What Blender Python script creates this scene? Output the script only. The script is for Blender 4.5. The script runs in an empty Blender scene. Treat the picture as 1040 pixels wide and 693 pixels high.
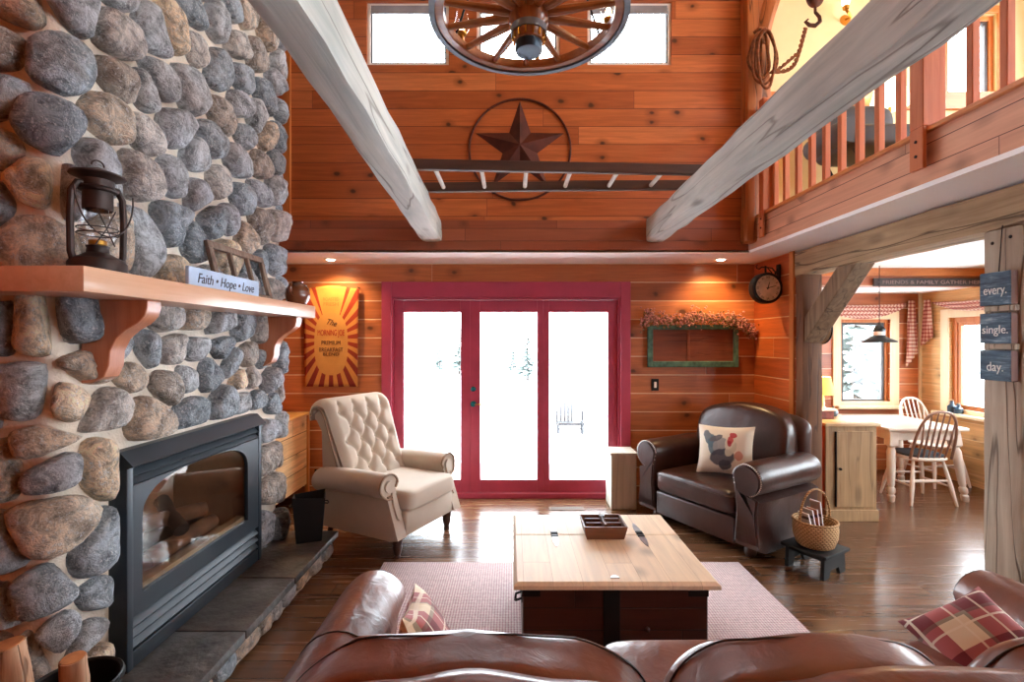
import bpy, bmesh, math, random
from mathutils import Vector, Matrix, noise as mnoise
random.seed(7)
PI = math.pi
SC = bpy.context.scene
COL = SC.collection
F, CX, CY, CH = 490.0, 520.0, 346.5, 1.6
def at(px, py, d):
    """photo pixel + distance from the camera plane -> point in the room"""
    return Vector(((px - CX) / F * d, d, CH + (CY - py) / F * d))

# ------------------------------------------------------------------ mesh builder
class MB:
    def __init__(s): s.bm = bmesh.new()
    def faces(s, vs, fs):
        v = [s.bm.verts.new(p) for p in vs]
        for f in fs:
            try: s.bm.faces.new([v[i] for i in f])
            except ValueError: pass
        return v
    def box(s, x0, x1, y0, y1, z0, z1, M=None):
        vs = [Vector((x, y, z)) for x in (x0, x1) for y in (y0, y1) for z in (z0, z1)]
        if M is not None: vs = [M @ v for v in vs]
        s.faces(vs, [(0,1,3,2),(4,6,7,5),(0,4,5,1),(2,3,7,6),(0,2,6,4),(1,5,7,3)])
        return s
    def bevbox(s, x0, x1, y0, y1, z0, z1, r=0.02, seg=3, M=None):
        t = bmesh.new()
        m = Matrix.Translation(((x0+x1)/2, (y0+y1)/2, (z0+z1)/2)) @ Matrix.Diagonal((x1-x0, y1-y0, z1-z0, 1))
        bmesh.ops.create_cube(t, size=1, matrix=m)
        bmesh.ops.bevel(t, geom=t.edges[:], offset=r, segments=seg, profile=0.5, affect='EDGES')
        s.absorb(t, M); return s
    def absorb(s, t, M=None):
        t.verts.ensure_lookup_table()
        for i, v in enumerate(t.verts): v.index = i
        nv = [s.bm.verts.new((M @ v.co) if M is not None else v.co) for v in t.verts]
        for f in t.faces:
            try: s.bm.faces.new([nv[v.index] for v in f.verts])
            except ValueError: pass
        t.free()
    def ring_tube(s, rings, closed=False, cap=True):
        rv = [[s.bm.verts.new(p) for p in r] for r in rings]
        n = len(rv[0]); m = len(rv)
        for i in range(m if closed else m - 1):
            a, b = rv[i], rv[(i+1) % m]
            for j in range(n):
                try: s.bm.faces.new((a[j], a[(j+1)%n], b[(j+1)%n], b[j]))
                except ValueError: pass
        if cap and not closed:
            try: s.bm.faces.new(rv[0][::-1]); s.bm.faces.new(rv[-1])
            except ValueError: pass
        return s
    def tube(s, pts, r, seg=8, closed=False, flat=1.0):
        pts = [Vector(p) for p in pts]; n = len(pts)
        rs = r if isinstance(r, (list, tuple)) else [r]*n
        rings = []; up = None
        for i, p in enumerate(pts):
            if closed: t = pts[(i+1)%n] - pts[i-1]
            else: t = pts[min(i+1, n-1)] - pts[max(i-1, 0)]
            if t.length < 1e-9: t = Vector((0,0,1))
            t.normalize()
            if up is None:
                a = Vector((0,0,1)) if abs(t.z) < .9 else Vector((1,0,0))
                up = (a - t*a.dot(t)).normalized()
            else:
                up = up - t*up.dot(t)
                up = up.normalized() if up.length > 1e-6 else Vector((1,0,0))
            sd = t.cross(up)
            rings.append([p + (up*math.cos(2*PI*k/seg)*flat + sd*math.sin(2*PI*k/seg))*rs[i] for k in range(seg)])
        return s.ring_tube(rings, closed)
    def cyl(s, p0, p1, r0, r1=None, seg=16):
        return s.tube([p0, p1], [r0, r0 if r1 is None else r1], seg)
    def lathe(s, prof, M=None, seg=24, cap=True):
        rings = []
        for r, z in prof:
            ring = [Vector((r*math.cos(2*PI*k/seg), r*math.sin(2*PI*k/seg), z)) for k in range(seg)]
            if M is not None: ring = [M @ p for p in ring]
            rings.append(ring)
        return s.ring_tube(rings, cap=cap)
    def prism(s, poly, axis, a0, a1, M=None):
        """poly in the two other axes (cyclic order), extruded along axis 'x','y','z'"""
        def mk(p, a):
            if axis == 'x': v = Vector((a, p[0], p[1]))
            elif axis == 'y': v = Vector((p[0], a, p[1]))
            else: v = Vector((p[0], p[1], a))
            return M @ v if M is not None else v
        n = len(poly)
        vs = [s.bm.verts.new(mk(p, a0)) for p in poly] + [s.bm.verts.new(mk(p, a1)) for p in poly]
        s.bm.faces.new(vs[:n][::-1]); s.bm.faces.new(vs[n:])
        for i in range(n): s.bm.faces.new((vs[i], vs[(i+1)%n], vs[n+(i+1)%n], vs[n+i]))
        return s
    def ell(s, c, rx, ry, rz, seg=16, rings=10, M=None):
        t = bmesh.new()
        bmesh.ops.create_uvsphere(t, u_segments=seg, v_segments=rings, radius=1)
        m = Matrix.Translation(c) @ Matrix.Diagonal((rx, ry, rz, 1))
        if M is not None: m = M @ m
        s.absorb(t, m); return s
    def superell(s, c, w, d, h, e1=.4, e2=.4, seg=40, rings=20, M=None, nz=0, nsc=6, seed=0):
        sg = lambda v, e: math.copysign(abs(v)**e, v)
        t = bmesh.new(); grid = []
        for i in range(rings+1):
            ph = -PI/2 + PI*i/rings; row = []
            if i in (0, rings): row = [t.verts.new((0, 0, h/2*sg(math.sin(ph), e1)))]*seg
            else:
                for j in range(seg):
                    th = 2*PI*j/seg
                    p = Vector((w/2*sg(math.cos(ph), e1)*sg(math.cos(th), e2), d/2*sg(math.cos(ph), e1)*sg(math.sin(th), e2), h/2*sg(math.sin(ph), e1)))
                    row.append(t.verts.new(p))
            grid.append(row)
        for i in range(rings):
            for j in range(seg):
                k = (j+1) % seg; vs = []
                for v in (grid[i][j], grid[i][k], grid[i+1][k], grid[i+1][j]):
                    if v not in vs: vs.append(v)
                if len(vs) > 2:
                    try: t.faces.new(vs)
                    except ValueError: pass
        if nz:
            for v in t.verts:
                n = mnoise.noise(v.co*nsc + Vector((seed*7.1, seed*3.3, seed)))
                v.co += v.co.normalized()*n*nz
        m = Matrix.Translation(c)
        s.absorb(t, M @ m if M is not None else m); return s
    def throw(s, w, d, h, M=None, n=16, pinch=.09):
        top, bot = {}, {}
        for i in range(n+1):
            for j in range(n+1):
                u, v = -1+2*i/n, -1+2*j/n
                e = max(0, (1-u*u)*(1-v*v))**.42
                x = w/2*u*(1-pinch*(1-v*v)); y = d/2*v*(1-pinch*(1-u*u))
                rim = i in (0, n) or j in (0, n)
                f = (lambda q: M @ q) if M is not None else (lambda q: q)
                nn = mnoise.noise(Vector((u*2.3+w*9, v*2.3, h*30)))*.1
                top[i,j] = s.bm.verts.new(f(Vector((x, y, h/2*e*(1+nn)))))
                bot[i,j] = top[i,j] if rim else s.bm.verts.new(f(Vector((x, y, -h/2*e))))
        for i in range(n):
            for j in range(n):
                s.bm.faces.new((top[i,j], top[i+1,j], top[i+1,j+1], top[i,j+1]))
                s.bm.faces.new((bot[i,j+1], bot[i+1,j+1], bot[i+1,j], bot[i,j]))
        return s
    def jitter(s, amt, sc, seed=0):
        for v in s.bm.verts:
            p = v.co*sc + Vector((seed, seed*2.3, -seed))
            v.co += Vector((mnoise.noise(p), mnoise.noise(p+Vector((31,0,0))), mnoise.noise(p+Vector((0,57,0)))))*amt
        return s
    def build(s, name, mat, parent=None, smooth=35, bevel=0, bseg=2, sub=0):
        bmesh.ops.recalc_face_normals(s.bm, faces=s.bm.faces[:])
        me = bpy.data.meshes.new(name); s.bm.to_mesh(me); s.bm.free()
        if smooth:
            for p in me.polygons: p.use_smooth = True
            me.set_sharp_from_angle(angle=math.radians(smooth))
        for m in (mat if isinstance(mat, (list, tuple)) else [mat]): me.materials.append(m)
        o = bpy.data.objects.new(name, me); COL.objects.link(o)
        if parent is not None: o.parent = parent
        if bevel:
            b = o.modifiers.new('bevel', 'BEVEL'); b.width = bevel; b.segments = bseg; b.limit_method = 'ANGLE'; b.angle_limit = math.radians(40)
        if sub:
            b = o.modifiers.new('sub', 'SUBSURF'); b.levels = sub; b.render_levels = sub
        return o

def tag(o, label, cat, group=None, kind=None):
    o['label'] = label; o['category'] = cat
    if group: o['group'] = group
    if kind: o['kind'] = kind
    return o
def thing(name, label, cat, loc=(0,0,0), rz=0, group=None, kind=None):
    o = bpy.data.objects.new(name, None); COL.objects.link(o); o.empty_display_size = .1
    o.location = loc; o.rotation_euler = (0, 0, rz)
    return tag(o, label, cat, group, kind)
def struct(o, label=None, cat=None):
    o['kind'] = 'structure'
    if label: o['label'] = label
    if cat: o['category'] = cat
    return o
def sempty(name, label, cat, loc=(0,0,0)):
    o = bpy.data.objects.new(name, None); COL.objects.link(o); o.location = loc
    return struct(o, label, cat)
def copy_tree(o, parent=None):
    c = o.copy(); COL.objects.link(c)
    if parent is not None: c.parent = parent
    for ch in list(o.children): copy_tree(ch, c)
    return c
def frame_of(origin, xd, up):
    xd = Vector(xd).normalized(); up = Vector(up).normalized(); n = xd.cross(up)
    m = Matrix.Identity(4)
    for i in range(3): m[i][0], m[i][1], m[i][2], m[i][3] = xd[i], up[i], n[i], origin[i]
    return m
def text(name, body, size, mat, parent, origin, xd, up, ext=.001, width=None, shear=0, align='CENTER'):
    cu = bpy.data.curves.new(name, 'FONT'); cu.body = body; cu.size = size; cu.extrude = ext
    cu.align_x = align; cu.align_y = 'CENTER'; cu.shear = shear
    t = bpy.data.objects.new(name, cu); COL.objects.link(t)
    dg = bpy.context.evaluated_depsgraph_get(); dg.update()
    me = bpy.data.meshes.new_from_object(t.evaluated_get(dg))
    bpy.data.objects.remove(t); bpy.data.curves.remove(cu)
    xs = [v.co.x for v in me.vertices] or [0]
    k = width/(max(xs)-min(xs)) if width else 1
    me.transform(frame_of(origin, xd, up) @ Matrix.Diagonal((k, 1, 1, 1)))
    me.materials.clear(); me.materials.append(mat); me.name = name
    o = bpy.data.objects.new(name, me); COL.objects.link(o)
    if parent is not None: o.parent = parent
    return o

# ------------------------------------------------------------------ materials
def c8(r, g, b):
    f = lambda v: (v/255/12.92) if v/255 <= .04045 else ((v/255+.055)/1.055)**2.4
    return (f(r), f(g), f(b), 1)
class NT:
    def __init__(s, name):
        s.m = bpy.data.materials.new(name); s.m.use_nodes = True
        s.t = s.m.node_tree; s.t.nodes.clear()
        s.out = s.t.nodes.new('ShaderNodeOutputMaterial')
    def n(s, typ, ins=None, **kw):
        nd = s.t.nodes.new('ShaderNode'+typ)
        for k, v in kw.items(): setattr(nd, k, v)
        for k, v in (ins or {}).items(): s.put(nd.inputs[k], v)
        return nd
    def put(s, sock, v):
        if isinstance(v, bpy.types.NodeSocket): s.t.links.new(v, sock)
        elif isinstance(v, bpy.types.Node): s.t.links.new(v.outputs[0], sock)
        else: sock.default_value = v
    def math(s, op, a, b=0, c=0, clamp=False):
        nd = s.t.nodes.new('ShaderNodeMath'); nd.operation = op; nd.use_clamp = clamp
        s.put(nd.inputs[0], a); s.put(nd.inputs[1], b); s.put(nd.inputs[2], c)
        return nd.outputs[0]
    def mix(s, f, a, b, mode='MIX'):
        nd = s.t.nodes.new('ShaderNodeMix'); nd.data_type = 'RGBA'; nd.blend_type = mode
        s.put(nd.inputs[0], f); s.put(nd.inputs[6], a); s.put(nd.inputs[7], b)
        return nd.outputs[2]
    def ramp(s, f, stops, interp='LINEAR'):
        nd = s.t.nodes.new('ShaderNodeValToRGB'); cr = nd.color_ramp; cr.interpolation = interp
        while len(cr.elements) < len(stops): cr.elements.new(.5)
        for e, (p, c) in zip(cr.elements, stops):
            e.position = p; e.color = c if hasattr(c, '__len__') else (c, c, c, 1)
        s.put(nd.inputs[0], f); return nd.outputs[0]
    def smooth(s, v, a, b, o0=0., o1=1.):
        nd = s.t.nodes.new('ShaderNodeMapRange'); nd.interpolation_type = 'SMOOTHSTEP'
        s.put(nd.inputs[0], v); nd.inputs[1].default_value = a; nd.inputs[2].default_value = b
        nd.inputs[3].default_value = o0; nd.inputs[4].default_value = o1
        return nd.outputs[0]
    def xyz(s, obj=True):
        tc = s.n('TexCoord'); sp = s.n('SeparateXYZ', {0: tc.outputs['Object']})
        return tc.outputs['Object'], sp.outputs[0], sp.outputs[1], sp.outputs[2]
    def comb(s, x, y, z): return s.n('CombineXYZ', {0: x, 1: y, 2: z}).outputs[0]
    def noise(s, vec, scale, det=3, rough=.5, dist=0):
        nd = s.n('TexNoise', {'Vector': vec, 'Scale': scale, 'Detail': det, 'Roughness': rough, 'Distortion': dist})
        return nd.outputs['Fac']
    def bump(s, h, strength=.3, dist=.01):
        return s.n('Bump', {'Height': h, 'Strength': strength, 'Distance': dist}).outputs[0]
    def bsdf(s, col, rough=.5, metal=0, normal=None, spec=.5, coat=0, coatr=.1, sheen=0, emit=None, es=0, ior=None, trans=0):
        p = s.n('BsdfPrincipled', {'Base Color': col, 'Roughness': rough, 'Metallic': metal, 'Specular IOR Level': spec,
                'Coat Weight': coat, 'Coat Roughness': coatr, 'Sheen Weight': sheen, 'Transmission Weight': trans})
        if normal is not None: s.put(p.inputs['Normal'], normal)
        if emit is not None: s.put(p.inputs['Emission Color'], emit); p.inputs['Emission Strength'].default_value = es
        s.put(s.out.inputs[0], p.outputs[0]); return s.m

def pmat(name, col, rough=.5, metal=0, var=.12, vs=6, bs=60, bst=.1, spec=.5, coat=0, sheen=0, bd=.004):
    t = NT(name); o, x, y, z = t.xyz()
    n = t.noise(o, vs, 4)
    d = tuple(c*(1-var*2) for c in col[:3])+(1,); l = tuple(min(1, c*(1+var*1.4)) for c in col[:3])+(1,)
    c = t.ramp(n, [(.3, d), (.7, l)])
    return t.bsdf(c, rough, metal, t.bump(t.noise(o, bs, 3), bst, bd), spec, coat, sheen=sheen)
def wood(name, axis, c0, c1, rough=.4, sc=1., knots=0, coat=0, crack=0, dark=None, bst=.25):
    """timber with the grain along axis; knots 0..1"""
    t = NT(name); o, x, y, z = t.xyz()
    s = [26*sc]*3; s['xyz'.index(axis)] = 1.6*sc
    v = t.comb(t.math('MULTIPLY', x, s[0]), t.math('MULTIPLY', y, s[1]), t.math('MULTIPLY', z, s[2]))
    g = t.noise(v, 1, 5, .6, .6); big = t.noise(o, 2.2*sc, 3)
    f = t.math('ADD', t.math('MULTIPLY', g, .75), t.math('MULTIPLY', big, .45))
    c = t.ramp(f, [(.38, c0), (.8, c1)])
    if knots:
        k = [5.*sc]*3; k['xyz'.index(axis)] = 1.9*sc
        kv = t.comb(t.math('MULTIPLY', x, k[0]), t.math('MULTIPLY', y, k[1]), t.math('MULTIPLY', z, k[2]))
        vo = t.n('TexVoronoi', {'Vector': kv, 'Scale': 1., 'Randomness': 1.})
        c = t.mix(t.smooth(vo.outputs[0], .05, .2, knots, 0), c, dark or tuple(q*.25 for q in c0[:3])+(1,))
    h = g
    if crack:
        cs = [9.*sc]*3; cs['xyz'.index(axis)] = .55*sc
        cv = t.comb(t.math('MULTIPLY', x, cs[0]), t.math('MULTIPLY', y, cs[1]), t.math('MULTIPLY', z, cs[2]))
        n = t.math('ABSOLUTE', t.math('SUBTRACT', t.noise(cv, 1, 2, .5, .3), .5))
        cm = t.smooth(n, 0, .018, crack, 0)
        c = t.mix(cm, c, dark or tuple(q*.2 for q in c0[:3])+(1,)); h = t.math('SUBTRACT', g, t.math('MULTIPLY', cm, 2))
    return t.bsdf(c, rough, 0, t.bump(h, bst, .006), .5, coat)
def planks(name, u, v, bw, cols, gcol, gw=.004, length=2.6, rough=.38, knots=.85, off=0, coat=.15, grain=.55, gmix=1., knotcol=None, w='y', warp=0, knd=1.):
    t = NT(name); o, x, y, z = t.xyz(); ax = {'x': x, 'y': y, 'z': z}
    U, V, W = ax[u], ax[v], ax[w]
    r = t.math('DIVIDE', t.math('ADD', V, off), bw); idx = t.math('FLOOR', r); fr = t.math('FRACT', r)
    wn = t.n('TexWhiteNoise', {'W': idx}, noise_dimensions='1D').outputs[0]
    uu = t.math('DIVIDE', t.math('ADD', U, t.math('MULTIPLY', wn, 7.3)), length); idu = t.math('FLOOR', uu); fu = t.math('FRACT', uu)
    wn2 = t.n('TexWhiteNoise', {'Vector': t.comb(idx, idu, 3.7)}, noise_dimensions='3D').outputs[0]
    base = t.ramp(wn2, [(i/(len(cols)-1), c) for i, c in enumerate(cols)])
    gv = t.comb(t.math('ADD', t.math('MULTIPLY', U, 1.7), t.math('MULTIPLY', wn2, 40)), t.math('MULTIPLY', V, 28), t.math('MULTIPLY', W, 28))
    g = t.noise(gv, 1, 5, .62, .9)
    c = t.mix(grain, base, t.ramp(g, [(.3, (.28,.24,.22,1)), (.52, (.62,.58,.55,1)), (.75, (1,1,1,1))]), 'MULTIPLY')
    c = t.mix(1, c, (1.35,1.35,1.35,1), 'MULTIPLY')
    if knots:
        kv = t.comb(t.math('ADD', t.math('MULTIPLY', U, 3.3*knd), t.math('MULTIPLY', wn, 13)), t.math('MULTIPLY', V, 4.4*knd), 0.)
        nz = t.n('VectorMath', {0: t.n('TexNoise', {'Vector': o, 'Scale': 9.}).outputs[1], 1: (.14,.14,0)}, operation='MULTIPLY')
        kv2 = t.n('VectorMath', {0: kv, 1: nz.outputs[0]}, operation='ADD')
        vo = t.n('TexVoronoi', {'Vector': kv2.outputs[0], 'Scale': 1.}, voronoi_dimensions='2D')
        pick = t.n('SeparateColor', {0: vo.outputs[1]}).outputs[0]
        km = t.math('MULTIPLY', t.smooth(t.math('ADD', vo.outputs[0], t.math('MULTIPLY', pick, .07)), .09, .17, knots, 0), t.math('GREATER_THAN', pick, .62))
        ring = t.math('MULTIPLY', t.smooth(vo.outputs[0], .08, .30, .45, 0), t.math('GREATER_THAN', pick, .62))
        kc = knotcol or tuple(q*.18 for q in cols[0][:3])+(1,)
        c = t.mix(ring, c, tuple(q*.5 for q in cols[0][:3])+(1,)); c = t.mix(km, c, kc)
    e = t.math('MULTIPLY', t.math('MINIMUM', fr, t.math('SUBTRACT', 1, fr)), bw)
    eu = t.math('MULTIPLY', t.math('MINIMUM', fu, t.math('SUBTRACT', 1, fu)), length)
    gm = t.math('MAXIMUM', t.smooth(e, gw*.5, gw, 1, 0), t.smooth(eu, .001, .003, .8, 0))
    c = t.mix(t.math('MULTIPLY', gm, gmix), c, gcol)
    h = t.math('SUBTRACT', t.math('MULTIPLY', g, .12), gm)
    if warp: h = t.math('ADD', h, t.math('MULTIPLY', t.math('SINE', t.math('MULTIPLY', fr, PI)), warp))
    return t.bsdf(c, t.math('ADD', rough, t.math('MULTIPLY', g, .12)), 0, t.bump(h, .5, .006), .5, coat, .2)
def emis(name, col, st):
    t = NT(name); e = t.n('Emission', {0: col, 1: st}); t.put(t.out.inputs[0], e.outputs[0]); return t.m
def glassmat(name, tint=(1,1,1,1), rough=0., add=0.):
    t = NT(name); fc = t.n('LayerWeight').outputs['Facing']
    f = t.math('ADD', t.math('MULTIPLY', t.math('POWER', fc, 5), .9), .04+add, clamp=True)
    mx = t.n('MixShader', {0: f, 1: t.n('BsdfTransparent', {0: tint}).outputs[0], 2: t.n('BsdfGlossy', {'Roughness': rough}).outputs[0]})
    t.put(t.out.inputs[0], mx.outputs[0]); return t.m
def leather(name, col, col2, rough=.3, seed=0, wr=1.):
    t = NT(name); o, x, y, z = t.xyz()
    n = t.noise(o, 3.2, 4, .6); c = t.ramp(n, [(.3, col), (.72, col2)])
    cr = t.noise(o, 14, 3, .6, 1.2); fine = t.noise(o, 160, 2)
    fold = t.noise(t.comb(t.math('MULTIPLY', x, 9), t.math('MULTIPLY', y, 5), t.math('MULTIPLY', z, 3)), 1, 2, .5, .6)
    h = t.math('ADD', t.math('ADD', t.math('MULTIPLY', cr, .5*wr), t.math('MULTIPLY', fine, .03)), t.math('MULTIPLY', fold, 1.1*wr))
    return t.bsdf(c, t.math('ADD', rough, t.math('MULTIPLY', n, .12)), 0, t.bump(h, .45, .02), .5, .25, .22)
def blobs(name, base, layers, axes=('x', 'z'), rough=.8, dist=.02, bst=.12):
    """coloured patches printed on a cloth: (cx, cy, rx, ry, angle, colour)"""
    t = NT(name); o, x, y, z = t.xyz(); ax = {'x': x, 'y': y, 'z': z}
    nn = t.n('SeparateColor', {0: t.n('TexNoise', {'Vector': o, 'Scale': 22., 'Detail': 3.}).outputs[1]})
    U = t.math('ADD', ax[axes[0]], t.math('MULTIPLY', t.math('SUBTRACT', nn.outputs[0], .5), dist*2))
    V = t.math('ADD', ax[axes[1]], t.math('MULTIPLY', t.math('SUBTRACT', nn.outputs[1], .5), dist*2))
    c = base
    for cx, cy, rx, ry, a, col in layers:
        du, dv = t.math('SUBTRACT', U, cx), t.math('SUBTRACT', V, cy)
        ca, sa = math.cos(a), math.sin(a)
        p = t.math('DIVIDE', t.math('ADD', t.math('MULTIPLY', du, ca), t.math('MULTIPLY', dv, sa)), rx)
        q = t.math('DIVIDE', t.math('SUBTRACT', t.math('MULTIPLY', dv, ca), t.math('MULTIPLY', du, sa)), ry)
        d = t.math('ADD', t.math('MULTIPLY', p, p), t.math('MULTIPLY', q, q))
        c = t.mix(t.smooth(d, .8, 1.15, .92, 0), c, col)
    return t.bsdf(c, rough, 0, t.bump(t.noise(o, 180, 2), bst, .003))
def plaid(name, axes=('x', 'y'), sc=1.):
    t = NT(name); o, x, y, z = t.xyz(); ax = {'x': x, 'y': y, 'z': z}
    def band(q, off):
        f = t.math('FRACT', t.math('ADD', t.math('DIVIDE', q, .17*sc), off))
        red = t.math('MULTIPLY', t.math('GREATER_THAN', f, .5), 1.)
        line = t.math('MULTIPLY', t.math('GREATER_THAN', f, .18), t.math('LESS_THAN', f, .215))
        line2 = t.math('MULTIPLY', t.math('GREATER_THAN', f, .74), t.math('LESS_THAN', f, .775))
        blk = t.math('MULTIPLY', t.math('GREATER_THAN', f, .0), t.math('LESS_THAN', f, .06))
        return red, t.math('MAXIMUM', line, line2), blk
    r1, l1, b1 = band(ax[axes[0]], .13); r2, l2, b2 = band(ax[axes[1]], .37)
    s = t.math('ADD', r1, r2)
    c = t.ramp(t.math('DIVIDE', s, 2), [(0, c8(226, 208, 178)), (.45, c8(168, 84, 84)), (.9, c8(112, 12, 26))], 'CONSTANT')
    c.node.color_ramp.elements[1].position = .4; c.node.color_ramp.elements[2].position = .9
    c = t.mix(t.math('MULTIPLY', t.math('MAXIMUM', b1, b2), .65), c, c8(70, 62, 50))
    c = t.mix(t.math('MULTIPLY', t.math('MAXIMUM', l1, l2), .8), c, c8(235, 222, 200))
    return t.bsdf(c, .85, 0, t.bump(t.noise(o, 220, 2), .15, .003), sheen=.2)
SKY, EXPO = 13.0, 0.5
# ================================================================== MATERIALS
M = {}
M['log_wall'] = planks('log_wall', 'x', 'z', .188, [c8(152,82,44), c8(188,112,64), c8(172,96,52), c8(200,124,76)], c8(230,200,165), .0065, 3.1, .36, .8, .06, .2, gmix=.9, knd=.8)  # pale groove colour paints in the gloss highlights along the log edges
M['log_wall_side'] = planks('log_wall_side', 'y', 'z', .188, [c8(170,78,34), c8(205,106,50), c8(188,92,42)], c8(232,196,150), .0055, 3.1, .34, .8, .06, .2, w='x', gmix=.75, knd=.8)  # groove highlights painted pale here as well
M['upper_wall'] = planks('upper_wall', 'x', 'z', .162, [c8(158,82,40), c8(190,108,58), c8(172,92,46), c8(198,120,70)], c8(84,28,10), .0035, 2.9, .36, .95, .03, .15)
M['side_wall'] = planks('side_wall', 'y', 'z', .162, [c8(150,66,30), c8(190,96,46), c8(172,80,36)], c8(84,30,12), .0035, 2.9, .4, .9, .03, .1, w='x')
M['rim_x'] = planks('rim_x', 'x', 'z', .112, [c8(132,70,46), c8(150,82,54), c8(142,74,48)], c8(70,26,12), .003, 2.2, .42, .25, -.03, .1, .35)
M['rim_y'] = planks('rim_y', 'y', 'z', .112, [c8(192,140,112), c8(204,154,126), c8(198,146,118)], c8(96,56,38), .003, 2.2, .42, .2, -.03, .1, .35, w='x')
M['floor'] = planks('floor', 'x', 'y', .127, [c8(86,57,38), c8(108,75,50), c8(96,65,43), c8(116,82,57)], c8(42,26,16), .0025, 1.9, .2, .25, 0, .35, .6, w='z', warp=.16)
M['pine'] = wood('pine', 'y', c8(196,140,76), c8(228,182,116), .42, 1, .7, dark=c8(120,66,30))
M['pine_x'] = wood('pine_x', 'x', c8(196,140,82), c8(230,188,130), .42, 1, .4, dark=c8(120,66,30))
M['trim_z'] = wood('trim_z', 'z', c8(178,98,44), c8(212,136,72), .4, 1, .2)
M['trim_x'] = wood('trim_x', 'x', c8(178,98,44), c8(212,136,72), .4, 1, .2)
M['trim_y'] = wood('trim_y', 'y', c8(178,98,44), c8(212,136,72), .4, 1, .2)
M['jamb'] = wood('jamb', 'z', c8(232,206,160), c8(244,226,190), .5, 1)
M['baluster'] = wood('baluster', 'z', c8(176,92,50), c8(204,122,74), .62, 1.2, .2)
M['log_post'] = wood('log_post', 'z', c8(150,84,44), c8(190,118,66), .45, .8, .5, crack=.8)
M['white_beam'] = wood('white_beam', 'y', c8(160,168,164), c8(214,214,206), .8, .8, .7, crack=.6, dark=c8(104,96,86), bst=.6)
M['barn_y'] = wood('barn_y', 'y', c8(140,112,82), c8(196,168,130), .8, .9, .4, crack=.75, dark=c8(66,48,32), bst=.5)
M['barn_z'] = wood('barn_z', 'z', c8(146,128,108), c8(190,172,150), .8, .9, .35, crack=.7, dark=c8(66,50,38), bst=.5)
M['brown_post'] = wood('brown_post', 'z', c8(88,54,30), c8(130,86,52), .7, .9, .3, crack=.6)
M['brace'] = wood('brace', 'z', c8(104,80,58), c8(160,134,104), .8, .9, .3, crack=.6)
M['cream'] = pmat('cream', c8(222,208,160), .9, var=.02, bst=.05)
M['white'] = pmat('white', c8(250,250,250), .9, var=.01, bst=.05)
M['white_trim'] = pmat('white_trim', c8(236,234,226), .5, var=.02, bst=.03)
M['door_red'] = pmat('door_red', c8(182,66,92), .42, var=.05, bst=.05)
M['glass'] = glassmat('window_glass')
M['black_iron'] = pmat('black_iron', c8(34,28,26), .55, .5, bst=.15)
M['steel'] = pmat('steel', c8(196,198,200), .3, 1, bst=.02)
M['snow'] = pmat('snow', c8(236,240,246), .9, var=.02, vs=.4)
M['brass'] = pmat('brass', c8(190,140,60), .3, 1, bst=.02)

# ================================================================== SETTING
struct(MB().box(-2.7, 5.4, -2.6, 6.3, -.12, 0).build('floor', M['floor'], smooth=0), 'dark glossy plank floor', 'floor')
# lower back wall with the french door opening
DX0, DX1, DZ = -1.25, 1.12, 2.06
b = MB(); b.box(-2.7, DX0, 4.9, 5.05, 0, 2.39); b.box(DX1, 2.6, 4.9, 5.05, 0, 2.39); b.box(DX0, DX1, 4.9, 5.05, DZ, 2.39)
struct(b.build('wall_back', M['log_wall'], smooth=0), 'orange log-sided wall round the red glass doors', 'wall')
# upper back wall with three windows
WX = [(-1.31, -.57), (-.32, .43), (.68, 1.44)]; WZ0, WZ1 = 4.09, 4.66
b = MB(); xs = [-2.7] + [v for w in WX for v in w] + [5.2]
b.box(-2.7, 2.2, 4.35, 4.5, 2.68, WZ0); b.box(-2.7, 2.2, 4.35, 4.5, WZ1, 5.25)
for i in range(0, len(xs), 2): b.box(xs[i], min(xs[i+1], 2.2), 4.35, 4.5, WZ0, WZ1)
struct(b.build('wall_back_upper', M['upper_wall'], smooth=0), 'knotty orange plank wall above the soffit', 'wall')
struct(MB().box(-2.7, 2.115, 4.31, 4.5, 2.395, 2.68).build('trim_1', M['rim_x'], smooth=0), 'plank band below the iron star wall', 'trim')
struct(MB().box(-2.06, -1.99, 4.322, 4.35, 2.68, 5.2).build('trim_2', M['trim_z'], smooth=0), 'upright trim board beside the chimney', 'trim')
struct(MB().box(-2.75, -2.55, -2.6, 5.05, 0, 5.25).build('wall_left', M['side_wall'], smooth=0), 'plank wall behind the chimney', 'wall')
FW = []
b = MB(); b.box(-2.7, 5.3, -2.75, -2.6, 0, 5.25)
struct(b.build('wall_front', M['upper_wall'], smooth=0), 'plank wall behind the camera', 'wall')
struct(MB().box(-2.75, 5.3, -2.75, 4.75, 5.2, 5.3).build('ceiling', M['pine_x'], smooth=0), 'pine ceiling of the tall room', 'ceiling')
# loft slab, its white underside and the soffit return
b = MB(); b.box(2.12, 5.2, -2.6, 5.2, 2.385, 2.41); b.box(-2.7, 2.12, 4.31, 4.92, 2.385, 2.41)
struct(b.build('ceiling_lower', M['white'], smooth=0), 'white plaster ceiling under the loft', 'ceiling')
struct(MB().box(2.2, 5.2, -2.6, 4.6, 2.41, 2.66).build('floor_loft', M['pine'], smooth=0), 'loft floor', 'floor')
b = MB(); b.box(2.12, 2.2, -2.6, 4.33, 2.41, 2.66)
struct(b.build('trim_3', M['rim_y'], smooth=0), 'plank rim of the loft floor', 'trim')
struct(MB().bevbox(2.095, 2.24, -2.6, 4.16, 2.66, 2.685, .005, 1).build('trim_4', M['trim_y']), 'ledge under the loft balusters', 'trim')
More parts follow.
